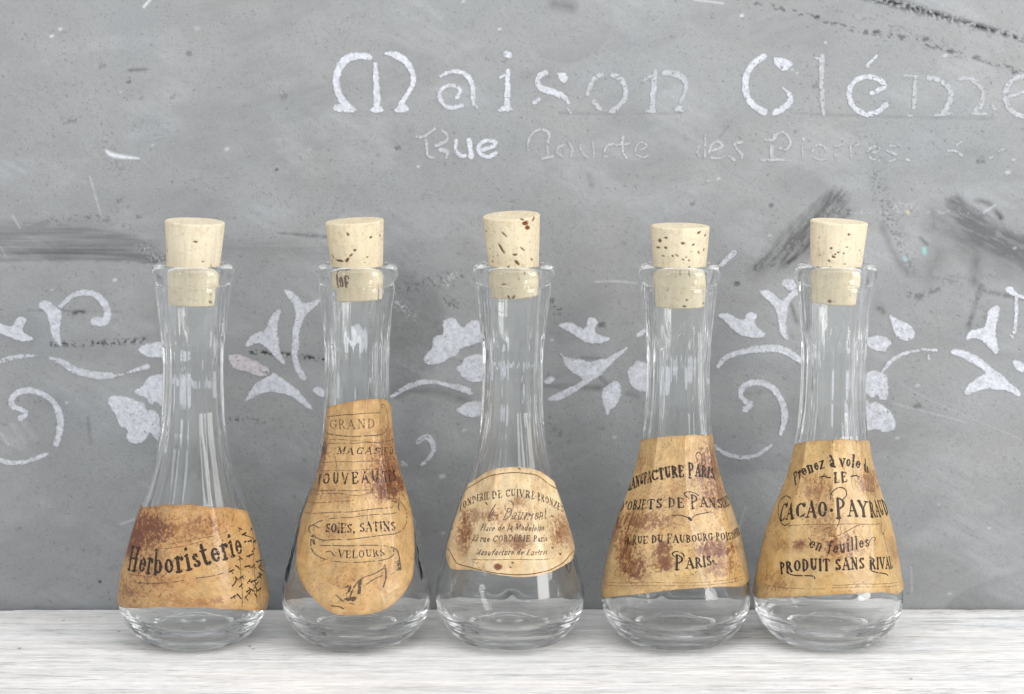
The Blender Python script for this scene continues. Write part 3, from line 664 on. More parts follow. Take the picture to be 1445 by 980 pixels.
for p0, p1, w, k in (((20,952),(118,955),.0008,.5), ((218,953),(320,954),.0008,.35), ((60,933),(120,935),.0010,.35), ((1352,942),(1374,938),.0012,.35), ((1392,962),(1408,963),.0011,.45),
                     ((1270,898),(1440,902),.0012,.3), ((1260,880),(1440,884),.001,.22), ((560,931),(900,934),.001,.18), ((640,966),(960,968),.0009,.16), ((1040,936),(1200,938),.001,.2), ((0,972),(260,974),.0008,.25), ((880,944),(1100,945),.0008,.16)):
    spl = np.maximum(spl, TL(p0, p1, w) * k * (.5 + g2))
g5 = fbm(gx * 120, gy * 260, 75, 3, .7); g6 = fbm(gx * 34, yy / 3.6, 76, 3)
wornp = sstep(.52, .66, fbm(gx * 14, gy * 70, 77, 4)) * sstep(.40, .62, g2)
g7 = fbm(gx * 260, yy / .9, 78, 3, .7); g8 = fbm(gx * 24, yy / .62, 79, 3, .7)
rgA = np.clip(1 - np.abs(fbm(gx * 7, yy / 7.5, 90, 4, .55) - .5) * 26, 0, 1) * sstep(.40, .60, fbm(gx * 26, yy / 5, 91, 3))
rgB = np.clip(1 - np.abs(fbm(gx * 11 + 5, yy / 4.6, 92, 3, .55) - .47) * 20, 0, 1) * sstep(.45, .62, fbm(gx * 40, yy / 3, 93, 3))
bnd = fbm(gx * 5, yy / 6.5, 94, 4, .6)
chip = sstep(.70, .76, fbm(gx * 110, yy / 1.1, 80, 3)) * sstep(.45, .6, fbm(gx * 20, gy * 60, 81, 3))
tone = .885 + .10 * (g1 - .5) + .12 * (g2 - .5) + .08 * (g3 - .5) + .08 * (g4 - .5) + .16 * (g5 - .5) + .10 * (g6 - .5) + .16 * (g7 - .5) + .22 * (g8 - .5) - .12 * wornp - .26 * chip - .20 * rgA - .13 * rgB + .16 * (bnd - .5)
tone = tone * (1 - .30 * crk) * (1 - .75 * spl)
pt, pty = project(np.column_stack([gx, gy, 0 * gx]))
for x, y, r in ((27, 915, 2.2), (1286, 958, 2.2), (352, 912, 2.6), (90, 876, 1.8), (168, 891, 2.0), (940, 905, 1.5), (357, 916, 2)):
    d = np.hypot(pt - x, (pty - y) * 1.6); tone *= 1 - .6 * (1 - sstep(r * .5, r * 1.3, d))
rel -= .0005 * spl + .00022 * rgA + .00014 * rgB
cols = tone[:, None] * np.array([1.0, .985, .965]) + (g4 - .5 + .6 * (g3 - .5))[:, None] * np.array([.04, .0, -.04])
Pz = rel.copy()
edge = gy > WALL_Y - .004                              # worn, slightly rounded back edge with one broken corner
Pz -= sstep(WALL_Y - .004, WALL_Y - .0012, gy) * (.0003 + .0006 * fbm(gx * 60, gx * 0, 68, 3))
xb = on_table(20, 860)[0]
eg = .0016 * sstep(.42, .75, fbm(gx * 90, gx * 0, 82, 3))
limit = np.where(gx < xb, WALL_Y - .0058 + .0008 * fbm(gx * 200, gx * 0, 69, 2), np.where(gx < on_table(60, 860)[0], WALL_Y - .0022, WALL_Y - .0012) - eg)
Py = np.minimum(gy, limit)
top = np.column_stack([gx, Py, Pz])
nx, ny = len(xs), len(ysb); idx = np.arange(nx * ny).reshape(ny, nx)
q = np.column_stack([idx[:-1, :-1].ravel(), idx[:-1, 1:].ravel(), idx[1:, 1:].ravel(), idx[1:, :-1].ravel()])
ring = np.concatenate([idx[0, :], idx[1:, -1], idx[-1, -2::-1], idx[-2:0:-1, 0]])
low = top[ring].copy(); low[:, 2] = -.028
nb = len(top); ri = nb + np.arange(len(ring))
sk = np.column_stack([ring, ri, np.roll(ri, -1), np.roll(ring, -1)])
cc = np.array([(-1.1, -.42, -.028), (1.1, -.42, -.028), (1.1, WALL_Y - .006, -.028), (-1.1, WALL_Y - .006, -.028)])
V = np.vstack([top, low, cc]); nq = nb + len(ring)
table = mesh_np('tabletop', V, [q, sk, np.array([[nq, nq + 3, nq + 2, nq + 1]])], M_TABLE, cols=np.vstack([cols, cols[ring], np.full((4, 3), .75)]))
tag(table, 'white-washed wooden tabletop with fine horizontal grain under the five bottles', 'table')
# ------------------------------------------------------------------ bottles
SEG = 160; NF = 8
# silhouette of the glass: photo row, half width in photo pixels
OUT = [(375.0, 52), (376.3, 55.4), (379.5, 57.8), (384, 58.7), (390, 58.3), (394.5, 56.8), (398, 54.6), (401, 52.8), (404, 53.0), (408, 53.6), (414, 53.2), (430, 50.6), (450, 48.6), (470, 47.0), (490, 46.0), (515, 45.8), (540, 46.4), (565, 47.2),
       (590, 48.6), (610, 50.2), (630, 53), (650, 57), (670, 62.2), (690, 68.2), (710, 75.6), (730, 82.8), (750, 88.6), (770, 93.2), (790, 97.4), (810, 101), (825, 103.6), (840, 105.2), (850, 104.8), (860, 102.6), (870, 98.6), (880, 92.6), (888, 86.2), (894, 80.4), (898, 75.6), (900.5, 71)]
INN = [(375.4, 41), (377.5, 38.6), (384, 38.4), (391, 38.2), (396, 37.2), (399.5, 36.3), (403, 37.2), (407, 37.6), (428, 36.0), (450, 35), (500, 34.6), (550, 35), (580, 36.8), (605, 40), (630, 45), (650, 50), (670, 55.8), (690, 62), (710, 69.6), (730, 77), (750, 83), (770, 87.8), (790, 92.2), (810, 96),
       (825, 98.8), (840, 100.2), (850, 99.4), (858, 96.6), (866, 91), (873, 83), (878, 73), (881.5, 62), (883, 52), (882.5, 36), (880.5, 18), (879.5, 4)]
def to_rz(L):
    z = np.array([axis_z(y) for y, r in L]); r = np.array([r for y, r in L]) * np.array([axis_scale(v) for v in z]); return r, z
ro, zo = to_rz(OUT); ri_, zi = to_rz(INN)
def outer_r(z): return np.interp(z, zo[::-1], ro[::-1])
def smooth_prof(r, z, n):
    s = np.concatenate([[0], np.cumsum(np.hypot(np.diff(r), np.diff(z)))]); t = np.linspace(0, s[-1], n)
    R, Zz = np.interp(t, s, r), np.interp(t, s, z)
    for _ in range(2):
        R[1:-1] = .25 * R[:-2] + .5 * R[1:-1] + .25 * R[2:]; Zz[1:-1] = .25 * Zz[:-2] + .5 * Zz[1:-1] + .25 * Zz[2:]
    return R, Zz
so_r, so_z = smooth_prof(ro, zo, 400)
def outer_r(z): return np.interp(z, so_z[::-1], so_r[::-1])
YF = np.array([axis_z(v) for v in (375, 405, 440, 470, 492, 520, 560, 620, 680, 740, 800, 840)])[::-1]
KF = np.array([1.12, 1.07, 1.02, .975, .932, .915, .912, .915, .925, .948, .982, 1.02])[::-1]
def facet_r(th, z, ph):
    """outer radius with eight ground flats that run out below the flared mouth and into the belly"""
    R = outer_r(z)
    d = R * np.interp(z, YF, KF)
    a = np.mod(th - ph + math.pi / NF, 2 * math.pi / NF) - math.pi / NF
    f = d / np.cos(a)
    # soft minimum keeps the ground edges slightly rounded
    k = .00022; h = np.clip(.5 + .5 * (f - R) / k, 0, 1)
    return f * (1 - h) + R * h - k * h * (1 - h)

class Bottle:
    def __init__(s, base_px, lean, phase, base_py=902.0):
        P = on_table(base_px, base_py)
        s.x, s.y, s.lean, s.ph = P[0], P[1], lean, phase
        s.root = bpy.data.objects.new('glass_bottle', None); COL.objects.link(s.root)
        s.root.empty_display_size = .03
        s.root.location = (s.x, s.y, .0004 + .021 * abs(lean)); s.root.rotation_euler = (0, lean, 0)
        s.M = np.array([[math.cos(lean), 0, math.sin(lean)], [0, 1, 0], [-math.sin(lean), 0, math.cos(lean)]])   # local -> world
        s.o = np.array(s.root.location)
    def unproj(s, px, py, clamp=.985):
        """photo pixel -> (phi, z) on the round glass; phi = 0 faces the camera side, + to the right"""
        o = s.M.T @ (CAM - s.o); d = ray(px, py) @ s.M
        z = np.full(np.shape(px), .05, float)
        for _ in range(14):
            R = outer_r(z)
            A = d[..., 0] ** 2 + d[..., 1] ** 2; B = o[0] * d[..., 0] + o[1] * d[..., 1]; C_ = o[0] ** 2 + o[1] ** 2 - R * R
            disc = np.maximum(B * B - A * C_, (1 - clamp) * .02 * R * R * A)
            t = (-B - np.sqrt(disc)) / A
            z = .5 * z + .5 * (o[2] + d[..., 2] * t)
        return np.arctan2(o[0] + d[..., 0] * t, -(o[1] + d[..., 1] * t)), z
    def surf(s, phi, z, off):
        th = phi - math.pi / 2
        R = facet_r(th, z, s.ph) + off
        return np.column_stack([R * np.cos(th), R * np.sin(th), z])

def make_glass(b):
    # outer wall, foot, shallow punt; then mouth and bore
    foot_r = np.array([.0232, .0218, .0205, .0190, .016, .010, .004, .0003]); foot_z = np.array([.0006, .0, .0, .0007, .0016, .0022, .0026, .0027])
    k = so_z > .0010
    orr, ozz = so_r[k], so_z[k]
    th = np.linspace(0, 2 * math.pi, SEG, endpoint=False)
    rows = []
    for r, z in zip(orr, ozz): rows.append((facet_r(th, np.full(SEG, z), b.ph), z))
    rows_out = rows[::1]                                   # top -> bottom
    ir, iz = smooth_prof(ri_, zi, 330)
    lip_r = np.linspace(ir[0], orr[0], 6)[1:-1]; lip_z = iz[0] + np.array([.35, .75, .8, .4]) * .0006
    ring = [(np.full(SEG, .0003), iz[-1])] + [(np.full(SEG, r), z) for r, z in zip(ir[::-1], iz[::-1])] + [(np.full(SEG, r), z) for r, z in zip(lip_r, lip_z)] + rows_out + [(np.full(SEG, r), z) for r, z in zip(foot_r, foot_z)]
    V = np.vstack([np.column_stack([R * np.cos(th), R * np.sin(th), np.full(SEG, z)]) for R, z in ring])
    # hand-made waviness of pressed glass
    a = np.arctan2(V[:, 1], V[:, 0]); w = 1 + .006 * (fbm(a * 1.2 + 9 + b.x * 40, V[:, 2] * 60, 71, 2) - .5) * sstep(.03, .07, V[:, 2])
    sr = 1 + .024 * (fbm(a * 7.5 + 30 + b.x * 40, V[:, 2] * 14, 72, 3) - .5) * sstep(.035, .09, V[:, 2]) * (1 - sstep(.165, .176, V[:, 2]))
    inner = np.repeat([1.6 if k < 331 else .35 for k in range(len(ring))], SEG)
    f = 1 + (w - 1) * .4 + (sr - 1) * inner
    V[:, 0] *= f; V[:, 1] *= f
    n = len(ring); idx = np.arange(n * SEG).reshape(n, SEG); nx_ = np.roll(idx, -1, 1)
    q = np.column_stack([idx[:-1].ravel(), idx[1:].ravel(), nx_[1:].ravel(), nx_[:-1].ravel()])
    c0, c1 = n * SEG, n * SEG + 1
    V = np.vstack([V, [[0, 0, ring[0][1]], [0, 0, ring[-1][1]]]])
    t0 = np.column_stack([idx[0], nx_[0], np.full(SEG, c0)]); t1 = np.column_stack([nx_[-1], idx[-1], np.full(SEG, c1)])
    return mesh_np('glass_body', V, [q, t0, t1], M_GLASS, b.root)

RUST = np.array([.17, .055, .022]); INKC = np.array([.06, .035, .02])
def make_label(b, outline, paper, blobs, seed, edge_dark=.35, wrap=None, lift=(), speck=.5):
    """paper sheet glued on the glass: outline in photo pixels, or top and bottom edges when it wraps round"""
    RR = .030; U = 3000.0 * RR
    if wrap:
        (tp, bp) = wrap
        tphi, tz = b.unproj(*np.array(tp, float).T); bphi, bz = b.unproj(*np.array(bp, float).T)
        e4 = 4.5 / 3000; tphi = np.concatenate([[-1.6], tphi, [1.6]]); tz = np.concatenate([[tz[0] - e4], tz, [tz[-1] - e4]])
        pm = math.radians(91)
        X = np.arange(-pm * U - 3, pm * U + 3, .85); Y = np.arange((min(bz) - .002) * 3000, (max(tz) + .002) * 3000, .85)
        hx, hy = np.meshgrid(X, Y); phi = hx / U; z3 = hy
        top = np.interp(phi, tphi, tz) * 3000; bot = np.interp(phi, bphi, bz) * 3000
        F = np.minimum(np.minimum(top - z3, z3 - bot), (pm - np.abs(phi)) * U)
    else:
        O = np.array(outline, float); phi, z = b.unproj(O[:, 0], O[:, 1])
        O2 = chaikin(np.column_stack([phi * U, z * 3000]), 2, True)
        X = np.arange(O2[:, 0].min() - 3, O2[:, 0].max() + 3, .85); Y = np.arange(O2[:, 1].min() - 3, O2[:, 1].max() + 3, .85)
        F = np.full((len(Y), len(X)), -3.0); add_field(F, X, Y, ('p', O2)); hx, hy = np.meshgrid(X, Y)
    F = F + .5 * (fbm(hx / 9, hy / 9, seed + 80, 2) - .5)
    F[0] = F[-1] = -1; F[:, 0] = F[:, -1] = -1
    V, t, q, sg = contour(F, X, Y)
    LF = [(p * U, axis_z(yy_) * 3000, r_, am) for p, yy_, r_, am in lift]
    def wrinkle(v):
        cr = 1 - np.abs(fbm(v[:, 0] / 20, v[:, 1] / 34, seed + 4, 2) - .5) * 14
        w = .00034 * (fbm(v[:, 0] / 18, v[:, 1] / 30, seed + 3, 3) - .5) + .00005 * (fbm(v[:, 0] / 4, v[:, 1] / 4, seed + 5, 2) - .5) + .00010 * np.clip(cr, 0, 1)
        for px_, py_, r_, am in LF: w = w + am * np.exp(-((v[:, 0] - px_) ** 2 + (v[:, 1] - py_) ** 2) / r_ ** 2)
        return w
    def top_(v): return b.surf(v[:, 0] / U, v[:, 1] / 3000, .00034 + wrinkle(v))
    def bot_(v): return b.surf(v[:, 0] / U, v[:, 1] / 3000, .00002)
    # tone of the paper: mottled, rusty blooms, specks, brown rim
    x, y = V[:, 0], V[:, 1]
    W = b.surf(x / U, y / 3000, 0) @ b.M.T + b.o; px, py = project(W)
    n1 = fbm(x / 22, y / 22, seed, 3); n2 = fbm(x / 4.2, y / 4.2, seed + 9, 3); n3 = fbm(x / 2.0, y / 2.0, seed + 11, 2); n4 = fbm(x / 9, y / 9, seed + 13, 3); n5 = fbm(x / 6, y / 6, seed + 15, 4, .65)
    c = np.array(paper) * np.array([.97, .92, .85]) * (1 + .26 * (n1[:, None] - .5) + .34 * (n4[:, None] - .5) + .24 * (n2[:, None] - .5))
    tan_ = (sstep(.46, .64, fbm(x / 12, y / 12, seed + 31, 4)) * .45)[:, None]; c = c * (1 - tan_) + c * np.array([.86, .72, .55]) * tan_
    ed = np.interp(x, X, np.arange(len(X))), np.interp(y, Y, np.arange(len(Y)))
    fe = F[np.clip(ed[1].round().astype(int), 0, len(Y) - 1), np.clip(ed[0].round().astype(int), 0, len(X) - 1)]
    m = (edge_dark * (1 - sstep(0, 7, fe + 4 * (n4 - .5))))[:, None]; c = c * (1 - m) + c * np.array([.62, .45, .30]) * m
    for bx, by, rx, ry, k, th in blobs:
        d = np.sqrt(((px - bx) / rx) ** 2 + ((py - by) / ry) ** 2)
        sp_ = .45 * n2 + .35 * n3 + .20 * n5 + .24 * (1 - d)
        m = (np.clip(1.5 - d, 0, 1) * sstep(th + .02, th + .09, sp_) * k * (.35 + 1.1 * n5))[:, None]
        m = np.clip(m, 0, .92); c = c * (1 - m) + RUST * m
        web = 1 - np.abs(fbm(x / 9, y / 6, seed + 25, 3) - .5) * 16
        m = np.clip(np.clip(1.35 - d, 0, 1) * np.clip(web, 0, 1) * .75 * min(k, 1), 0, .8)[:, None]; c = c * (1 - m) + RUST * .75 * m
        m = np.clip(np.clip(1.1 - d, 0, 1) * .50 * k, 0, .6)[:, None]; c = c * (1 - m) + c * np.array([.78, .50, .36]) * m
    clump = .35 + 1.1 * sstep(.42, .66, fbm(x / 34, y / 34, seed + 21, 3))
    m = np.clip(sstep(.75, .82, n3) * speck * clump, 0, 1)[:, None] * .8; c = c * (1 - m) + RUST * .8 * m
    m = np.clip(sstep(.76, .82, fbm(x / 3.1, y / 3.1, seed + 17, 2)) * speck * clump, 0, 1)[:, None] * .6; c = c * (1 - m) + INKC * 1.6 * m
    o = relief_mesh('paper_label', V, t, q, sg, top_, bot_, M_PAPER, b.root, c)
    o.data.polygons.foreach_set('use_smooth', np.ones(len(o.data.polygons), bool))
    b.label = o; b.wr = wrinkle; b.U = U
    return o
def ink_on(b, phi, z, off):
    v = np.column_stack([phi * b.U, z * 3000]); return b.surf(phi, z, off + b.wr(v))
def print_line(b, text, path, H, mat=None, fit=None, lead=0, worn=.3, name='lettering', **kw):
    """a printed line whose baseline runs through photo points; the first `fit` characters fill the given path"""
    mat = mat or M_INK
    phi, z = b.unproj(*np.array(path, float).T)
    t_ = np.linspace(0, 1, len(phi)); tt = np.linspace(0, 1, 120)
    k = np.linspace(0, 1, len(phi))
    pp = np.interp(tt, k, phi); zz = np.interp(tt, k, z)
    for _ in range(40): pp[1:-1] = .5 * pp[1:-1] + .25 * (pp[:-2] + pp[2:]); zz[1:-1] = .5 * zz[1:-1] + .25 * (zz[:-2] + zz[2:])
    dp, dz = (pp[-1] - pp[-12]) / 11, (zz[-1] - zz[-12]) / 11
    e = np.arange(1, 160); pp2 = np.concatenate([pp, pp[-1] + dp * e]); zz2 = np.concatenate([zz, zz[-1] + dz * e * .6])
    e0 = np.arange(60, 0, -1); d0, dz0 = (pp[11] - pp[0]) / 11, (zz[11] - zz[0]) / 11
    if not lead: e0 = e0[:0]
    pp2 = np.concatenate([pp[0] - d0 * e0, pp2]); zz2 = np.concatenate([zz[0] - dz0 * e0, zz2])
    R = outer_r(zz2) * 3000
    ds = np.hypot(.5 * (R[1:] + R[:-1]) * np.diff(pp2), np.diff(zz2) * 3000); sl = np.concatenate([[0], np.cumsum(ds)])
    sl = sl - sl[len(e0)]; L0 = sl[len(e0) + 119]
    kw['T'] = kw.get('T', .16) * 1.12; kw['t'] = kw.get('t', .055) * 1.25; worn *= .8
    sh, pens = text_shapes(text, H, **kw)
    tot = pens[fit if fit else len(text)] - kw.get('track', .06) * H - pens[lead]
    sh = [(a, np.column_stack([Q[:, 0] - pens[lead], Q[:, 1:]])) for a, Q in sh]
    kx = L0 / tot
    sh = [(a, np.column_stack([Q[:, 0] * kx, Q[:, 1:]])) for a, Q in sh]
    x0, x1, y0, y1 = bounds(sh, .8); x1 = min(x1, sl[-1]); x0 = max(x0, sl[0] - 4)
    cell = .40
    X = np.arange(x0, x1, cell); Y = np.arange(y0, y1, cell)
    F = np.full((len(Y), len(X)), -2.0)
    for s_ in sh: add_field(F, X, Y, s_)
    hx, hy = np.meshgrid(X, Y); sd = len(text) + int(H * 10)
    F = F + .35 * (vnoise(hx / 1.1, hy / 1.1, sd) - .5)
    F = np.minimum(F, (fbm(hx / 2.4, hy / 2.4, sd + 5, 3) - .20 - .3 * worn) * 6)
    s_at = np.interp(hx, sl, pp2)
    F = np.where(np.abs(s_at) > math.radians(89), -1, F)
    F[0] = F[-1] = -1; F[:, 0] = F[:, -1] = -1
    V, t, q, sg = contour(F, X, Y)
    if not len(t) + len(q): return None
    tx = np.gradient(pp2, sl) * R; tz = np.gradient(zz2 * 3000, sl); nn = np.hypot(tx, tz); tx /= nn; tz /= nn
    def mp(v, off):
        s = v[:, 0]; n = v[:, 1]
        P0, Z0, TX, TZ = np.interp(s, sl, pp2), np.interp(s, sl, zz2), np.interp(s, sl, tx), np.interp(s, sl, tz)
        P0 = np.where(s < sl[0], P0 + (s - sl[0]) / R[0] * tx[0], P0)
        zf_ = Z0 + n * TX / 3000; rf = outer_r((Z0 + zf_) / 2) * 3000
        return ink_on(b, P0 - n * TZ / rf, zf_, off)
    return relief_mesh(name, V, t, q, sg, lambda v: mp(v, .00039), lambda v: mp(v, .00031), mat, b.label)
def print_art(b, strokes, mat=None, worn=.2, name='printed_ornament'):
    mat = mat or M_INK
    sh = []
    zm = None
    for pts, w in strokes:
        A = np.array(pts, float).reshape(-1, 2); phi, z = b.unproj(A[:, 0], A[:, 1]); r = outer_r(z.mean()) * 3000
        if zm is None: zm = r
        sh.append(stroke(np.column_stack([phi * zm, z * 3000]), w, 2))
    x0, x1, y0, y1 = bounds(sh, 1); cell = .45
    X = np.arange(x0, x1, cell); Y = np.arange(y0, y1, cell)
    F = np.full((len(Y), len(X)), -2.0)
    for s_ in sh: add_field(F, X, Y, s_)
    hx, hy = np.meshgrid(X, Y)
    F = F + .35 * (vnoise(hx / 1.1, hy / 1.1, 3) - .5); F = np.minimum(F, (fbm(hx / 2.4, hy / 2.4, 8, 3) - .20 - .3 * worn) * 6)
    F[0] = F[-1] = -1; F[:, 0] = F[:, -1] = -1
    V, t, q, sg = contour(F, X, Y)
    if not len(t) + len(q): return None
    return relief_mesh(name, V, t, q, sg, lambda v: ink_on(b, v[:, 0] / zm, v[:, 1] / 3000, .00038), lambda v: ink_on(b, v[:, 0] / zm, v[:, 1] / 3000, .00031), mat, b.label)

# ------------------------------------------------------------------ corks
def make_cork(b, y_top, y_bot, rt, rb, tilt, dirn, dens, seed, marks, col=(.76, .655, .455), label=None):
    """tapered cork; marks = (photo x, photo y, length, width, angle, depth, colour) lenticels on the front"""
    zt, zb_ = axis_z(y_top), axis_z(y_bot)
    H = zt - zb_; pxm = axis_scale(zt); rt, rb = rt * pxm, rb * pxm
    ns, nh, nc = 200, 110, 26
    rs = np.random.RandomState(seed)
    th = np.linspace(0, 2 * math.pi, ns, endpoint=False)
    rows = []
    bev = .0006
    for k in range(nc): rows.append((0, (k + .3) / nc * (rb - bev), 0))
    for h in np.linspace(0, H, nh):
        r = rb + (rt - rb) * h / H; e = min(h, H - h)
        r -= bev * max(0, 1 - e / bev) ** 2; rows.append((h, r, 1))
    for k in range(nc)[::-1]: rows.append((H, (k + .3) / nc * (rt - bev), 2))
    h = np.repeat([a[0] for a in rows], ns); r = np.repeat([a[1] for a in rows], ns); side = np.repeat([a[2] for a in rows], ns)
    T = np.tile(th, len(rows)); n = len(rows)
    s = np.where(side == 1, T * (rt + rb) / 2, r * np.cos(T)); v = np.where(side == 1, h, r * np.sin(T) + side * .07 + .1)
    S_, V_ = s * 3000, v * 3000
    dep = np.zeros(len(s)); brown = np.zeros(len(s)); red = np.zeros(len(s))
    def pit(a, bq, ln, wd, an, dp, k, rd, onside):
        du = S_ - a; dv = V_ - bq
        per = 2 * math.pi * (rt + rb) / 2 * 3000
        if onside: du = (du + per / 2) % per - per / 2
        c_, s2 = math.cos(an), math.sin(an)
        q = np.sqrt(((du * c_ + dv * s2) / ln) ** 2 + ((-du * s2 + dv * c_) / wd) ** 2) * (.75 + .6 * n2)
        m = (1 - sstep(.6, 1.15, q)) * ((side == 1) == onside)
        np.maximum(dep, m * dp, out=dep); np.maximum(brown, m * k, out=brown); np.maximum(red, m * rd, out=red)
    n2 = fbm(S_ / 2.2, V_ / 2.2, seed, 2); n1 = fbm(S_ / 14, V_ / 26, seed + 1, 3)
    per = 2 * math.pi * (rt + rb) / 2 * 3000
    for _ in range(dens):
        a, bq = rs.uniform(0, per), rs.uniform(4, H * 3000 - 4)
        f = ((a / per * 2 * math.pi + math.pi / 2 + math.pi) % (2 * math.pi)) - math.pi     # keep the drawn front a little emptier
        L = rs.choice([.6, .9, 1.3, 2.2], p=[.38, .30, .20, .12])
        pit(a, bq, L, rs.uniform(.6, 1.0), rs.uniform(-1.2, 1.2), rs.uniform(.15, .7), rs.uniform(.35, .95), 0, True)
    for _ in range(dens // 3):
        side_v = 0 if rs.rand() < .3 else 2
        rr_, aa = rt * 3000 * math.sqrt(rs.rand()) * .9, rs.uniform(0, 6.3)
        pit(rr_ * math.cos(aa), rr_ * math.sin(aa) + (side_v * .07 + .1) * 3000, rs.uniform(1, 2.6), rs.uniform(.7, 1.2), rs.uniform(-1.5, 1.5), .4, rs.uniform(.3, .8), 0, False)
    xc, yc = None, None
    for mk in marks:
        mx, my, ln, wd, an, dp = mk[:6]; rd = mk[6] if len(mk) > 6 else 0
        hh = (b.topx(my) , )
        ph = math.asin(max(-.98, min(.98, (mx - b.topx(my)) * pxm / (rb + (rt - rb) * ((y_bot - my) / (y_bot - y_top))))))
        a = ((ph - math.pi / 2) % (2 * math.pi)) * (rt + rb) / 2 * 3000
        bq = (axis_z(my + 4) - zb_) * 3000
        pit(a, bq, ln * 1.25, wd * 1.3, -an, min(1, dp * 1.2), 1.0, rd, True)
    r2 = r - dep * .00045 * (side == 1) + .00010 * (n1 - .5) * (side == 1) + .00006 * (n2 - .5)
    z = h - dep * .0004 * (side == 2) * 1.0 + .00008 * (n2 - .5) * (side != 1)
    P = np.column_stack([r2 * np.cos(T), r2 * np.sin(T), z])
    base = np.array(col) * (1 + .12 * (n1 - .5) + .07 * (n2 - .5))[:, None]
    grain = fbm(S_ / 3.0, V_ / 30, seed + 5, 3)[:, None]; base = base * (1 + .20 * (grain - .5)); g2_ = fbm(S_ / 5, V_ / 5, seed + 8, 4)[:, None]; base = base * (1 - np.array([.16, .24, .34]) * sstep(.58, .72, g2_) * .5)
    m = brown[:, None]; c = base * (1 - m) + np.array([.16, .085, .04]) * m
    m = red[:, None]; c = c * (1 - m) + np.array([.22, .05, .02]) * m
    idx = np.arange(n * ns).reshape(n, ns); nx_ = np.roll(idx, -1, 1)
    q = np.column_stack([idx[:-1].ravel(), nx_[:-1].ravel(), nx_[1:].ravel(), idx[1:].ravel()])
    P = np.vstack([P, [[0, 0, 0], [0, 0, H]]]); c = np.vstack([c, c[:1], c[-1:]])
    f0 = np.column_stack([nx_[0], idx[0], np.full(ns, n * ns)]); f1 = np.column_stack([idx[-1], nx_[-1], np.full(ns, n * ns + 1)])
    o = mesh_np('cork', P, [q, f0, f1], M_CORK, b.root, cols=c)
    # tilt about the mouth of the bottle
    zm = so_z[0]
    piv = Matrix.Translation((0, 0, zm)) @ Matrix.Rotation(tilt, 4, Vector((math.cos(dirn), math.sin(dirn), 0))) @ Matrix.Translation((0, 0, zb_ - zm))
    o.matrix_local = piv
    if label: o['label'] = label
    return o

specs = [  # base px, lean, facet phase, label text
    (273, .0128, .10), (503, .0080, .35), (719, .0110, .02), (953, .0045, .52), (1167, .0110, .30)]
BT = [Bottle(s[0], s[1], s[2]) for s in specs]
tops = [276.5, 501.5, 722.5, 960, 1183]; neck = [272, 503.5, 725, 959.5, 1180]
for b, t, nk in zip(BT, tops, neck):
    b.topx = (lambda t, nk: (lambda y: nk + (t - nk) * (400 - y) / 90))(t, nk)
    make_glass(b)
B1, B2, B3, B4, B5 = BT
GR = 'small carafe bottles with corks and old paper labels'
for b, lab in zip(BT, (
    'clear glass bottle with wide brown label reading Herboristerie, leftmost of the five',
    'clear glass bottle with tall teardrop label reading Grand and Velours',
    'clear glass bottle with cream arched label above a bare belly, middle of the row',
    'clear glass bottle with speckled wraparound label reading Manufacture and Paris',
    'clear glass bottle with wraparound Cacao label, rightmost of the five')):
    tag(b.root, lab, 'bottle', GR)

# corks (front lenticels read off the photo)
make_cork(B1, 314, 428.5, 42.2, 33.4, .041, 1.33, 75, 11, [(282, 334, 2.6, 1.2, 0, .5), (238, 351, 3.2, 1.6, 1.2, .6), (291, 362, 1.6, .8, .5, .4), (302, 368, 1.5, .8, .4, .4), (298, 418, 3.0, .9, 1.0, .4)], (.77, .685, .51))
c2 = make_cork(B2, 313, 421.5, 41.4, 33.2, .061, -1.406, 90, 12, [(494, 323, 2.6, 1.4, 1.0, .5), (526, 330, 2.0, 1.6, 0, .6), (503, 346, 2.0, 1.6, 0, .6), (470, 356, 4.0, 1.3, .9, .9), (480, 361, 7.0, 1.5, .15, .9),
     (491, 360, 4.0, 1.8, -.8, .9), (497, 353, 3.0, 1.3, -.7, .7), (520, 357, 1.8, 1.0, 0, .4), (513, 419, 3.2, 1.2, .2, .6), (538, 330, 2.5, .8, 1.3, .3)], (.74, .64, .45))
make_cork(B3, 305, 417, 40.6, 32.6, .078, -.876, 150, 13, [(707, 342, 7.5, 1.6, 1.05, 1.0), (729, 363, 5.0, 1.9, .85, 1.0), (704, 375, 3.2, 1.8, -.5, .9), (716, 369, 2.8, 1.4, -.8, .8), (742, 308, 4.0, 2.8, 0, 1.0, .9), (745, 315, 3.4, 2.6, 0, 1.0, .9),
     (738, 302, 3.0, 1.2, .6, .5, .5), (754, 304, 4.5, 1.3, -.9, .6, .5), (686, 320, 2.2, 1.4, 0, .6), (712, 322, 5.0, 1.0, .8, .25), (694, 362, 1.8, 1.4, 0, .7), (737, 344, 4.0, .9, .8, .3), (750, 361, 2.4, 1.0, .8, .4),
     (726, 351, 3.0, 1.6, 0, .15), (717, 411, 4.0, 1.4, .9, .5), (723, 410, 3.6, 1.2, -.6, .5), (711, 388, 5, .6, 0, .1)], (.74, .645, .46), 'tilted cork full of dark pores and one red-brown hole')
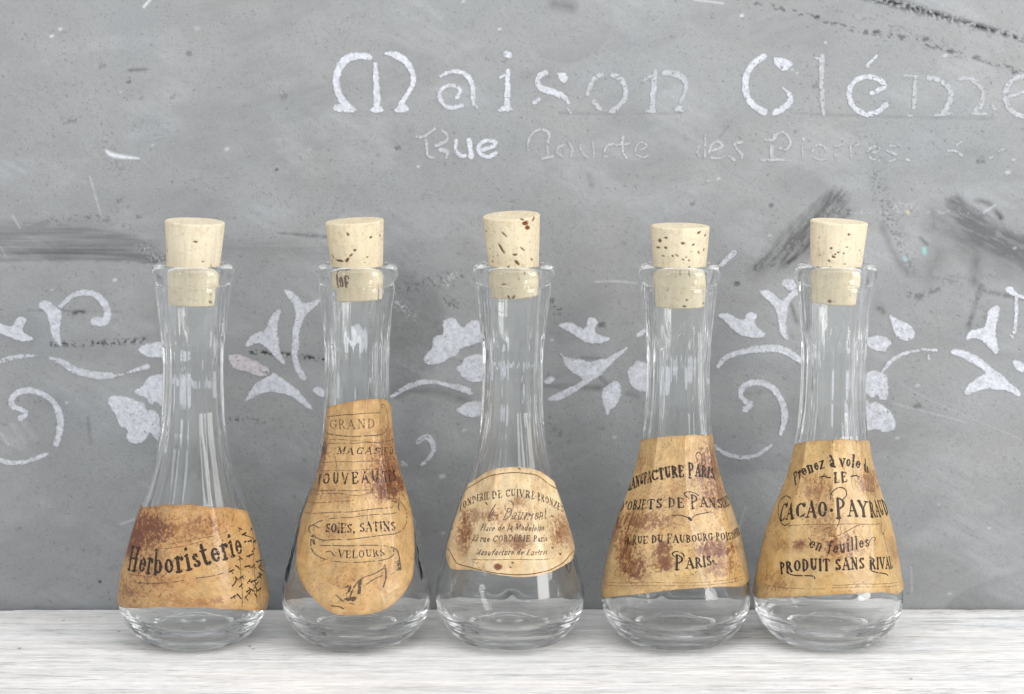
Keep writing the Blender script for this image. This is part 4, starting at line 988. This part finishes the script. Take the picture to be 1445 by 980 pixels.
make_cork(B4, 320, 431.5, 41.4, 33.4, .012, 2.2, 80, 14, [(929, 335, 2.8, 2.4, 0, .8), (937, 330, 2.4, 1.3, 0, .4), (927, 345, 4.0, 1.2, 0, .5), (937, 344, 2.6, 1.6, 0, .5), (961, 337, 2.4, 1.8, 0, .6), (976, 339, 2.0, 1.4, -.6, .4), (994, 327, 1.8, 1.6, 0, .5), (944, 375, 2.9, 2.3, 0, .9),
     (953, 354, 2.6, .9, .7, .4), (962, 360, 2.0, .9, .4, .4), (970, 361, 1.8, 1.2, .4, .4), (984, 350, 3.0, 1.1, .9, .25), (992, 347, 2.0, 1.6, 0, .4), (971, 371, 2.0, 1.2, 1.2, .3), (934, 356, 2.2, 1.0, .2, .3), (947, 355, 1.6, 1.2, 0, .3),
     (967, 415, 2.2, 1.4, 0, .5), (964, 424, 2.8, 1.4, 0, .6), (989, 415, 2, 1.2, .3, .4), (990, 421, 2, 1.2, .3, .4), (984, 322, 3.0, 1.6, -.5, .3, .3)], (.75, .66, .48))
make_cork(B5, 314, 427, 40.4, 32.8, .045, 1.57, 75, 15, [(1192, 324, 1.8, 1.6, 0, .7), (1168, 345, 1.8, 1.6, 0, .7), (1190, 342, 1.4, 1.0, 0, .4), (1172, 357, 2.4, 1.6, .5, .6), (1174, 353, 1.6, 1.2, 0, .5), (1166, 363, 1.8, 1.4, .5, .7), (1168, 374, 1.8, 2.8, 0, .7), (1186, 351, 1.4, 1.0, 0, .4),
     (1188, 366, 1.2, 1.0, 0, .3), (1210, 347, 1.3, 1.0, 0, .4), (1170, 418, 2.6, 2.0, 0, .8), (1210, 381, 3.0, 2.0, 0, .8), (1178, 350, 1.3, 1.2, 0, .5)], (.79, .695, .51))

# ------------------------------------------------------------------ labels and their printing
def k5(p): return Z(p, 160, 700, 5.446)
def k2(p): return Z(p, 380, 550, 2.512)
def k3(p): return Z(p, 620, 650, 5.765)
def k4(p): return Z(p, 830, 600, 2.884)
def k6(p): return Z(p, 1050, 600, 2.884)
# 1
make_label(B1, None, (.56, .365, .165), [(205, 745, 40, 32, 1.0, .50), (190, 770, 18, 26, .9, .46), (262, 745, 80, 34, .55, .60), (300, 735, 44, 22, .35, .60), (215, 790, 50, 60, .4, .60), (230, 822, 46, 20, .5, .60), (185, 835, 22, 22, .6, .56), (270, 848, 80, 12, .4, .58)], 101,
    .45, ([(200, 716), (233, 712.5), (270, 713), (325, 716.5), (350, 721)], [(172, 857), (233, 856), (288, 857), (340, 860), (374, 862)]), speck=.8, lift=[(1.42, 836, 13, .0011), (-1.35, 800, 16, .0004)])
print_line(B1, 'Herboristerie', [(181, 803), (200, 807.5), (215, 810), (243, 808.5), (270, 804), (296, 795.5), (322, 787), (345, 781)], 31, T=.135, t=.07, wx=.82, track=.04, serif=.11, worn=.3)
print_art(B1, [(k5([(345, 405), (520, 395), (700, 345)]), .8), (k5([(420, 372), (700, 322), (900, 270)]), .7), (k5([(170, 665), (340, 672), (500, 655), (545, 650)]), 1.2), (k5([(640, 632), (740, 618), (850, 590)]), 1.0), (k5([(640, 625), (645, 670)]), .6), (k5([(760, 655), (800, 630)]), 1.0), (k5([(130, 600), (180, 612), (300, 622)]), .8)], M_INK3, .5)
sp = [(985,255,1),(1010,292,2),(1060,250,0),(1045,345,1),(1080,348,2),(1020,352,0),(1050,455,4),(1072,415,2),(985,478,2),(905,575,3),(955,545,2),(1035,540,3),(1070,540,2),(1110,500,3),(1122,530,3),(1130,565,2),(928,672,4),(948,635,2),(988,625,2),(980,688,2),(1040,655,2),(1078,650,3),(1112,622,2),(1060,720,4),(1038,745,3),(1085,700,3),(1112,720,3),(1090,765,2),(922,772,4),(962,770,3),(1010,778,1),(1033,728,2),(1125,600,2),(1100,670,3)]
rs = np.random.RandomState(5); st = [(k5([(980,475),(983,640),(985,855)]), .9), (k5([(1060,250),(1070,520),(1085,650),(1098,820)]), .9), (k5([(1120,470),(1130,620),(1112,790)]), .8), (k5([(1000, 300), (1060, 320), (1088, 360)]), 1.2)]
for x, y, s_ in sp:
    a = rs.uniform(.3, 1.0) * (1 if rs.rand() < .75 else -1); L = 7 + s_ * 4.5
    st.append((k5([(x - L * math.cos(a), y + L * math.sin(a)), (x + L * math.cos(a), y - L * math.sin(a))]), [2.2, 3.8 + 1.2 * s_, 2.0]))
    st.append((k5([(x, y), (x + rs.uniform(-14, 26), y + rs.uniform(8, 22))]), 1.3))
print_art(B1, st, M_INK, .25, 'printed_sprig')
# 2
make_label(B2, [(457.6,576),(483.5,569),(511,564),(543,562),(551,569),(554,594),(561,641.5),(569,681),(581,721),(587,757),(585,801),(575,829),(555,852.5),(533,865),(495,868.5),(471.6,867),(444,846.6),(424,817),(416.6,777),(419,745),(429,709),(445,665),(453,626),(456,590)],
    (.57, .385, .18), [(548, 640, 26, 60, .5, .55), (450, 640, 22, 50, .5, .56), (550, 676, 38, 34, .95, .52), (540, 690, 26, 16, .8, .5), (455, 634, 8, 12, 1.0, .4), (470, 700, 30, 20, .35, .6), (535, 640, 30, 40, .35, .6), (470, 750, 16, 12, .4, .5), (445, 690, 20, 34, .35, .6), (500, 820, 70, 36, .25, .66)], 102, .40, speck=.6, lift=[(.75, 572, 8, .0005), (.95, 850, 14, .0005)])
print_line(B2, 'GRAND', k2([(213,138),(260,140),(320,139),(378,136)]), 12.5, M_INK2, T=.12, t=.05, wx=1.0, track=.12, serif=.12)
print_line(B2, 'MAGASIN DE', k2([(233,229),(300,229),(370,229),(450,226)]), 9.2, M_INK, T=.17, t=.07, slant=.2, serif=.1, track=.1, worn=.5)
print_line(B2, 'NOUVEAUTES', k2([(164,336),(200,335),(300,332),(390,328),(460,323)]), 14.5, M_INK, T=.15, t=.1, wx=.8, track=.22, serif=0, worn=.5)
print_line(B2, 'SOIES, SATINS', k2([(193,507),(270,507),(360,503),(448,498)]), 11.5, M_INK, T=.19, t=.07, wx=.9, serif=.12, worn=.55)
print_line(B2, 'VELOURS', k2([(243,594),(300,596),(360,594),(412,589)]), 9.2, M_INK, T=.17, t=.06, serif=.12, worn=.35)
print_art(B2, [(k2([(198,96),(300,85),(400,80)]), 1.0), (k2([(190,146),(230,163),(330,166),(400,160),(424,146),(428,110),(422,62),(404,50),(398,58),(410,66)]), 1.3), (k2([(180,188),(300,186),(440,176)]), .8), (k2([(176,172),(300,174),(436,196)]), .6),
   (k2([(168,256),(300,250),(452,244)]), .8), (k2([(160,284),(300,282),(450,272)]), .7), (k2([(140,352),(300,352),(478,344)]), .9), (k2([(136,370),(240,366),(330,378),(352,366),(478,358)]), .7), (k2([(128,398),(300,392)]), .7), (k2([(118,436),(280,430),(450,412)]), 1.0),
   (k2([(152,482),(190,458),(330,446),(452,436)]), 1.0), (k2([(416,384),(462,388),(492,420),(498,470),(468,504),(400,518),(250,530),(180,538),(150,512),(140,488),(158,478),(172,492)]), 1.2), (k2([(150,520),(148,572),(186,604),(300,612),(410,606),(440,588),(438,566)]), 1.0),
   (k2([(178,554),(300,550),(444,552),(462,596),(456,640),(432,654)]), 1.2), (k2([(196,578),(215,572),(228,590)]), 1.2), (k2([(456,610),(462,636)]), 3.2), (k2([(410,622),(416,660),(404,700)]), 1.1), (k2([(322,676),(318,722)]), 2.2), (k2([(284,742),(298,700),(330,664),(372,656),(412,630)]), 1.1),
   (k2([(345,690),(372,672),(400,660)]), 1.0), (k2([(276,742),(292,748),(300,738)]), 4.0), (k2([(238,728),(262,752),(300,760)]), 1.2), (k2([(218,766),(250,768),(262,776)]), 1.6), (k2([(272,700),(290,690),(282,716)]), 1.8), (k2([(440,396),(470,402),(462,418),(470,430)]), 2.4),
   (k2([(152,520),(158,548)]), 2.2), (k2([(180,208),(188,216)]), 5), (k2([(228,232),(234,270),(240,330)]), .7)], M_INK3, .45)
# 3
make_label(B3, k3([(590,55),(450,65),(340,110),(250,180),(185,250),(150,350),(110,500),(70,680),(60,780),(88,868),(120,890),(270,885),(400,910),(500,935),(620,950),(750,945),(900,910),(1030,850),(1085,790),(1098,700),(1060,560),(1030,420),(985,260),(930,170),(860,100),(740,60)]),
    (.71, .575, .37), [(657, 748, 12, 30, .75, .47), (652, 765, 14, 26, .4, .5), (668, 728, 18, 14, .5, .5), (795, 745, 20, 36, .5, .53), (785, 755, 14, 24, .4, .52), (733, 707, 16, 10, .5, .5), (728, 766, 34, 12, .5, .52), (731, 770, 14, 14, .4, .5), (703, 800, 5, 4, 2.0, .3), (725, 735, 50, 30, .4, .6), (695, 730, 14, 12, .6, .55)], 103, .30, speck=.5, lift=[(-.85, 800, 12, .0006), (1.0, 795, 12, .0003)])
print_line(B3, 'FONDERIE DE CUIVRE-BRONZES', k3([(172,410),(215,372),(270,345),(370,318),(480,303),(600,296),(720,302),(820,325),(900,355),(960,392),(1003,425)]), 9.6, M_INK3, T=.17, t=.06, wx=.7, serif=.1, track=.09, worn=.4)
print_line(B3, 'L. Daumont', k3([(390,490),(560,485),(720,482),(880,478)]), 14.5, M_INK3, T=.075, t=.045, slant=.45, serif=0, wx=.9, track=.02, worn=.5)
print_line(B3, 'Place de la Madeleine', k3([(325,570),(500,572),(680,572),(855,570)]), 8.2, M_INK3, T=.13, t=.07, slant=.35, serif=0, wx=.9, worn=.4)
print_line(B3, '22 rue CORDERIE Paris', k3([(255,655),(420,662),(600,662),(750,660),(880,655)]), 8.2, M_INK3, T=.16, t=.08, slant=.15, serif=.08, wx=.9, worn=.4)
print_line(B3, 'Manufacture de Lustres', k3([(290,765),(450,770),(650,770),(875,762)]), 7.6, M_INK3, T=.14, t=.07, slant=.4, serif=0, wx=.9, worn=.35)
for _s in [(k3([(405,455),(425,410),(455,362)]), 1.6), (k3([(530,370),(535,410),(560,430),(600,400),(610,350),(560,330)]), .9), (k3([(370,345),(385,358)]), 2), (k3([(690,470),(730,430),(745,450),(780,425),(800,470),(850,450)]), 1.0)]:
    print_art(B3, [_s], M_INK3, .1)
print_art(B3, [(k3([(225,232),(330,155),(450,112),(590,100),(740,105),(830,132),(900,195),(955,235)]), 1.3), (k3([(74,715),(108,762),(128,830),(180,856),(300,878),(450,915),(620,935),(800,915),(950,872),(1035,815),(1058,762),(1092,730)]), 1.3), (k3([(275,803),(500,806),(700,806),(900,800)]), .7),
   (k3([(592,832),(600,838)]), 1.8), (k3([(575,870),(582,874)]), 1.6), (k3([(930,455),(938,458)]), 2.6), (k3([(108,560),(112,550)]), 3.0), (k3([(990,760),(996,766)]), 2.6), (k3([(650,68),(658,74)]), 2.2), (k3([(925,712),(935,716)]), 2)], M_INK2, .15, 'printed_border')
# 4
make_label(B4, None, (.60, .435, .22), [(895, 800, 26, 26, .95, .53), (885, 775, 18, 40, .7, .54), (905, 735, 50, 18, .75, .52), (935, 775, 16, 12, .95, .46), (1008, 775, 36, 16, .95, .48), (1000, 660, 22, 46, .85, .52), (1010, 700, 22, 26, .7, .54), (938, 796, 16, 12, 1.0, .46), (960, 700, 90, 90, .30, .62), (1015, 800, 30, 24, .6, .55), (865, 745, 14, 26, .6, .5), (900, 650, 16, 24, .4, .55)], 104,
    .28, (k4([(218,60),(270,52),(330,46),(410,41),(500,38)]), k4([(75,702),(160,692),(260,681),(360,668),(450,661),(540,657),(625,655)])), speck=.9, lift=[(-1.3, 838, 14, .0005), (1.3, 826, 12, .0004)])
print_line(B4, 'MANUFACTURE PARIS', k4([(172,262),(190,251),(220,240),(290,221),(370,210),(440,208),(480,212),(512,220)]), 14.5, lead=1, T=.20, t=.085, wx=.7, serif=.11, track=.06, big=(12,), bigk=1.35, worn=.25)
print_line(B4, "D'OBJETS DE PANSEMENT", k4([(150,348),(170,345),(200,343),(300,337),(400,334),(480,334),(546,337)]), 12, lead=2, fit=16, T=.21, t=.085, wx=.85, serif=.12, track=.07, big=(12,), bigk=1.45, worn=.35)
print_line(B4, '10, RUE DU FAUBOURG-POISSONNIERE', k4([(178,484),(200,483),(240,481),(300,479),(450,473),(520,469),(590,464)]), 9.4, lead=4, fit=25, T=.2, t=.085, wx=.8, serif=.1, worn=.4, big=(4, 11), bigk=1.25)
print_line(B4, 'PARIS', k4([(350,582),(400,582),(450,579),(508,571)]), 13, T=.21, t=.085, wx=.95, serif=.12, big=(0,), bigk=1.45, worn=.15)
print_art(B4, [(k4([(450,150),(440,120),(460,108),(472,140),(462,172)]), 1.2), (k4([(410,300),(388,280),(400,270),(430,275),(455,290)]), 1.2), (k4([(340,372),(372,366),(400,374),(420,382),(440,366),(466,364),(500,356)]), 1.2), (k4([(410,378),(418,386)]), 3), (k4([(360,540),(338,528),(352,514),(384,518),(392,540)]), 1.3),
   (k4([(505,560),(518,556),(508,548),(512,566),(530,568)]), .9), (k4([(150,470),(158,486),(150,492)]), 1)], M_INK, .2)
print_art(B4, [(k4([(90,640),(300,632),(630,612)]), .6), (k4([(84,652),(300,644),(630,624)]), .6)], M_INK2, .45, 'printed_border')
# 5
make_label(B5, None, (.58, .41, .19), [(1155, 690, 28, 26, .55, .54), (1165, 740, 30, 40, .50, .56), (1180, 775, 30, 20, .6, .54), (1225, 680, 20, 22, .7, .52), (1200, 770, 36, 22, .5, .54), (1110, 770, 26, 14, .4, .6), (1262, 780, 18, 30, .4, .58), (1130, 768, 10, 8, .9, .45), (1100, 820, 22, 20, .4, .58)], 105,
    .32, (k6([(198,80),(240,70),(280,65),(400,58),(500,64)]), k6([(60,705),(150,700),(250,695),(400,686),(500,682),(560,680),(622,688)])), speck=.7, lift=[(1.35, 834, 12, .0006)])
print_line(B5, 'Prenez à vole de', k6([(200,246),(228,214),(270,192),(330,174),(400,168),(450,172),(490,184),(516,200)]), 16.5, T=.16, t=.075, wx=.72, serif=.07, track=.04, worn=.2, big=(0,), bigk=1.2)
print_line(B5, 'LE', k6([(364,234),(395,234),(426,232)]), 12.8, T=.24, t=.09, serif=.12, worn=.1)
print_line(B5, 'CACAO·PAYRAUD', k6([(132,392),(160,384),(220,377),(310,374),(400,372),(480,371),(566,372)]), 19.5, fit=11, T=.19, t=.075, wx=.62, serif=.10, track=.07, big=(0, 6), bigk=1.3, worn=.12)
print_line(B5, 'en feuilles', k6([(258,498),(300,512),(340,520),(390,520),(440,510),(512,494)]), 16.0, M_INK, T=.13, t=.065, wx=.85, serif=.04, slant=.15, worn=.3)
print_line(B5, 'PRODUIT SANS RIVAL', k6([(150,604),(200,596),(270,591),(340,590),(420,587),(490,585),(560,583),(606,582)]), 14.6, T=.2, t=.095, wx=.72, serif=.09, track=.08, worn=.15)
print_art(B5, [(k6([(178,600),(200,612),(240,614),(284,614),(288,624)]), 1.7), (k6([(516,592),(536,600),(574,604),(582,612)]), 1.6), (k6([(185,300),(160,284),(136,310),(130,350),(138,392),(162,412),(186,400)]), 1.5), (k6([(352,300),(352,276),(384,252),(418,262),(422,290),(400,308)]), 1.6), (k6([(392,372),(386,400),(380,412)]), 1.5),
   (k6([(355,262),(345,280),(360,285)]), 1.1), (k6([(306,214),(330,208),(338,216),(352,214)]), 1.8), (k6([(312,222),(326,200)]), 1.3), (k6([(440,212),(458,206),(474,212)]), 2.0), (k6([(462,200),(468,222)]), 1.2), (k6([(200,220),(206,196),(224,190),(240,214)]), 1.1), (k6([(528,470),(534,458),(522,454),(512,470),(508,492)]), 1.1),
   (k6([(258,462),(272,470),(262,490)]), 1.1), (k6([(568,400),(560,430),(574,450),(580,428)]), 1.0)], M_INK, .15)
print_art(B5, [(k6([(182,408),(300,404),(430,402),(560,402)]), .8), (k6([(322,430),(345,412),(358,430),(340,446),(365,456),(400,444),(440,424),(470,410),(492,402),(486,416)]), 1.1), (k6([(400,430),(392,446),(408,456)]), .9), (k6([(494,262),(520,270),(540,272)]), 1.3), (k6([(360,652),(480,644),(622,640)]), .7), (k6([(360,662),(480,656),(624,652)]), .6),
   (k6([(90,650),(200,664),(330,666)]), .6), (k6([(540,300),(556,350)]), 1.0), (k6([(575,440),(582,480),(590,520)]), 1.1)], M_INK2, .3, 'printed_border')

# stamp burnt into the second cork, seen through the mouth of the bottle
sh, pens = text_shapes('10F', 13, T=.2, t=.09, wx=.8, serif=.1)
x0, x1, y0, y1 = bounds(sh, 1); X = np.arange(x0, x1, .5); Y = np.arange(y0, y1, .5); F = np.full((len(Y), len(X)), -2.0)
for s_ in sh: add_field(F, X, Y, s_)
hx, hy = np.meshgrid(X, Y); F = np.minimum(F + .4 * (vnoise(hx, hy, 5) - .5), (fbm(hx / 2, hy / 2, 7) - .3) * 5); F[0] = F[-1] = -1; F[:, 0] = F[:, -1] = -1
V, t, q, sg = contour(F, X, Y)
def stamp(v, off):
    pm_ = axis_scale(.15); hh = axis_z(399) - axis_z(421.5) + v[:, 1] / 3000
    r = (33.2 + 8.2 * hh / (axis_z(313) - axis_z(421.5))) * pm_ + off
    a = -math.pi / 2 - .80 + v[:, 0] / 3000 / r
    return np.column_stack([r * np.cos(a), r * np.sin(a), hh])
relief_mesh('stamped_lettering', V, t, q, sg, lambda v: stamp(v, .00012), lambda v: stamp(v, -.0001), M_INK2, c2)
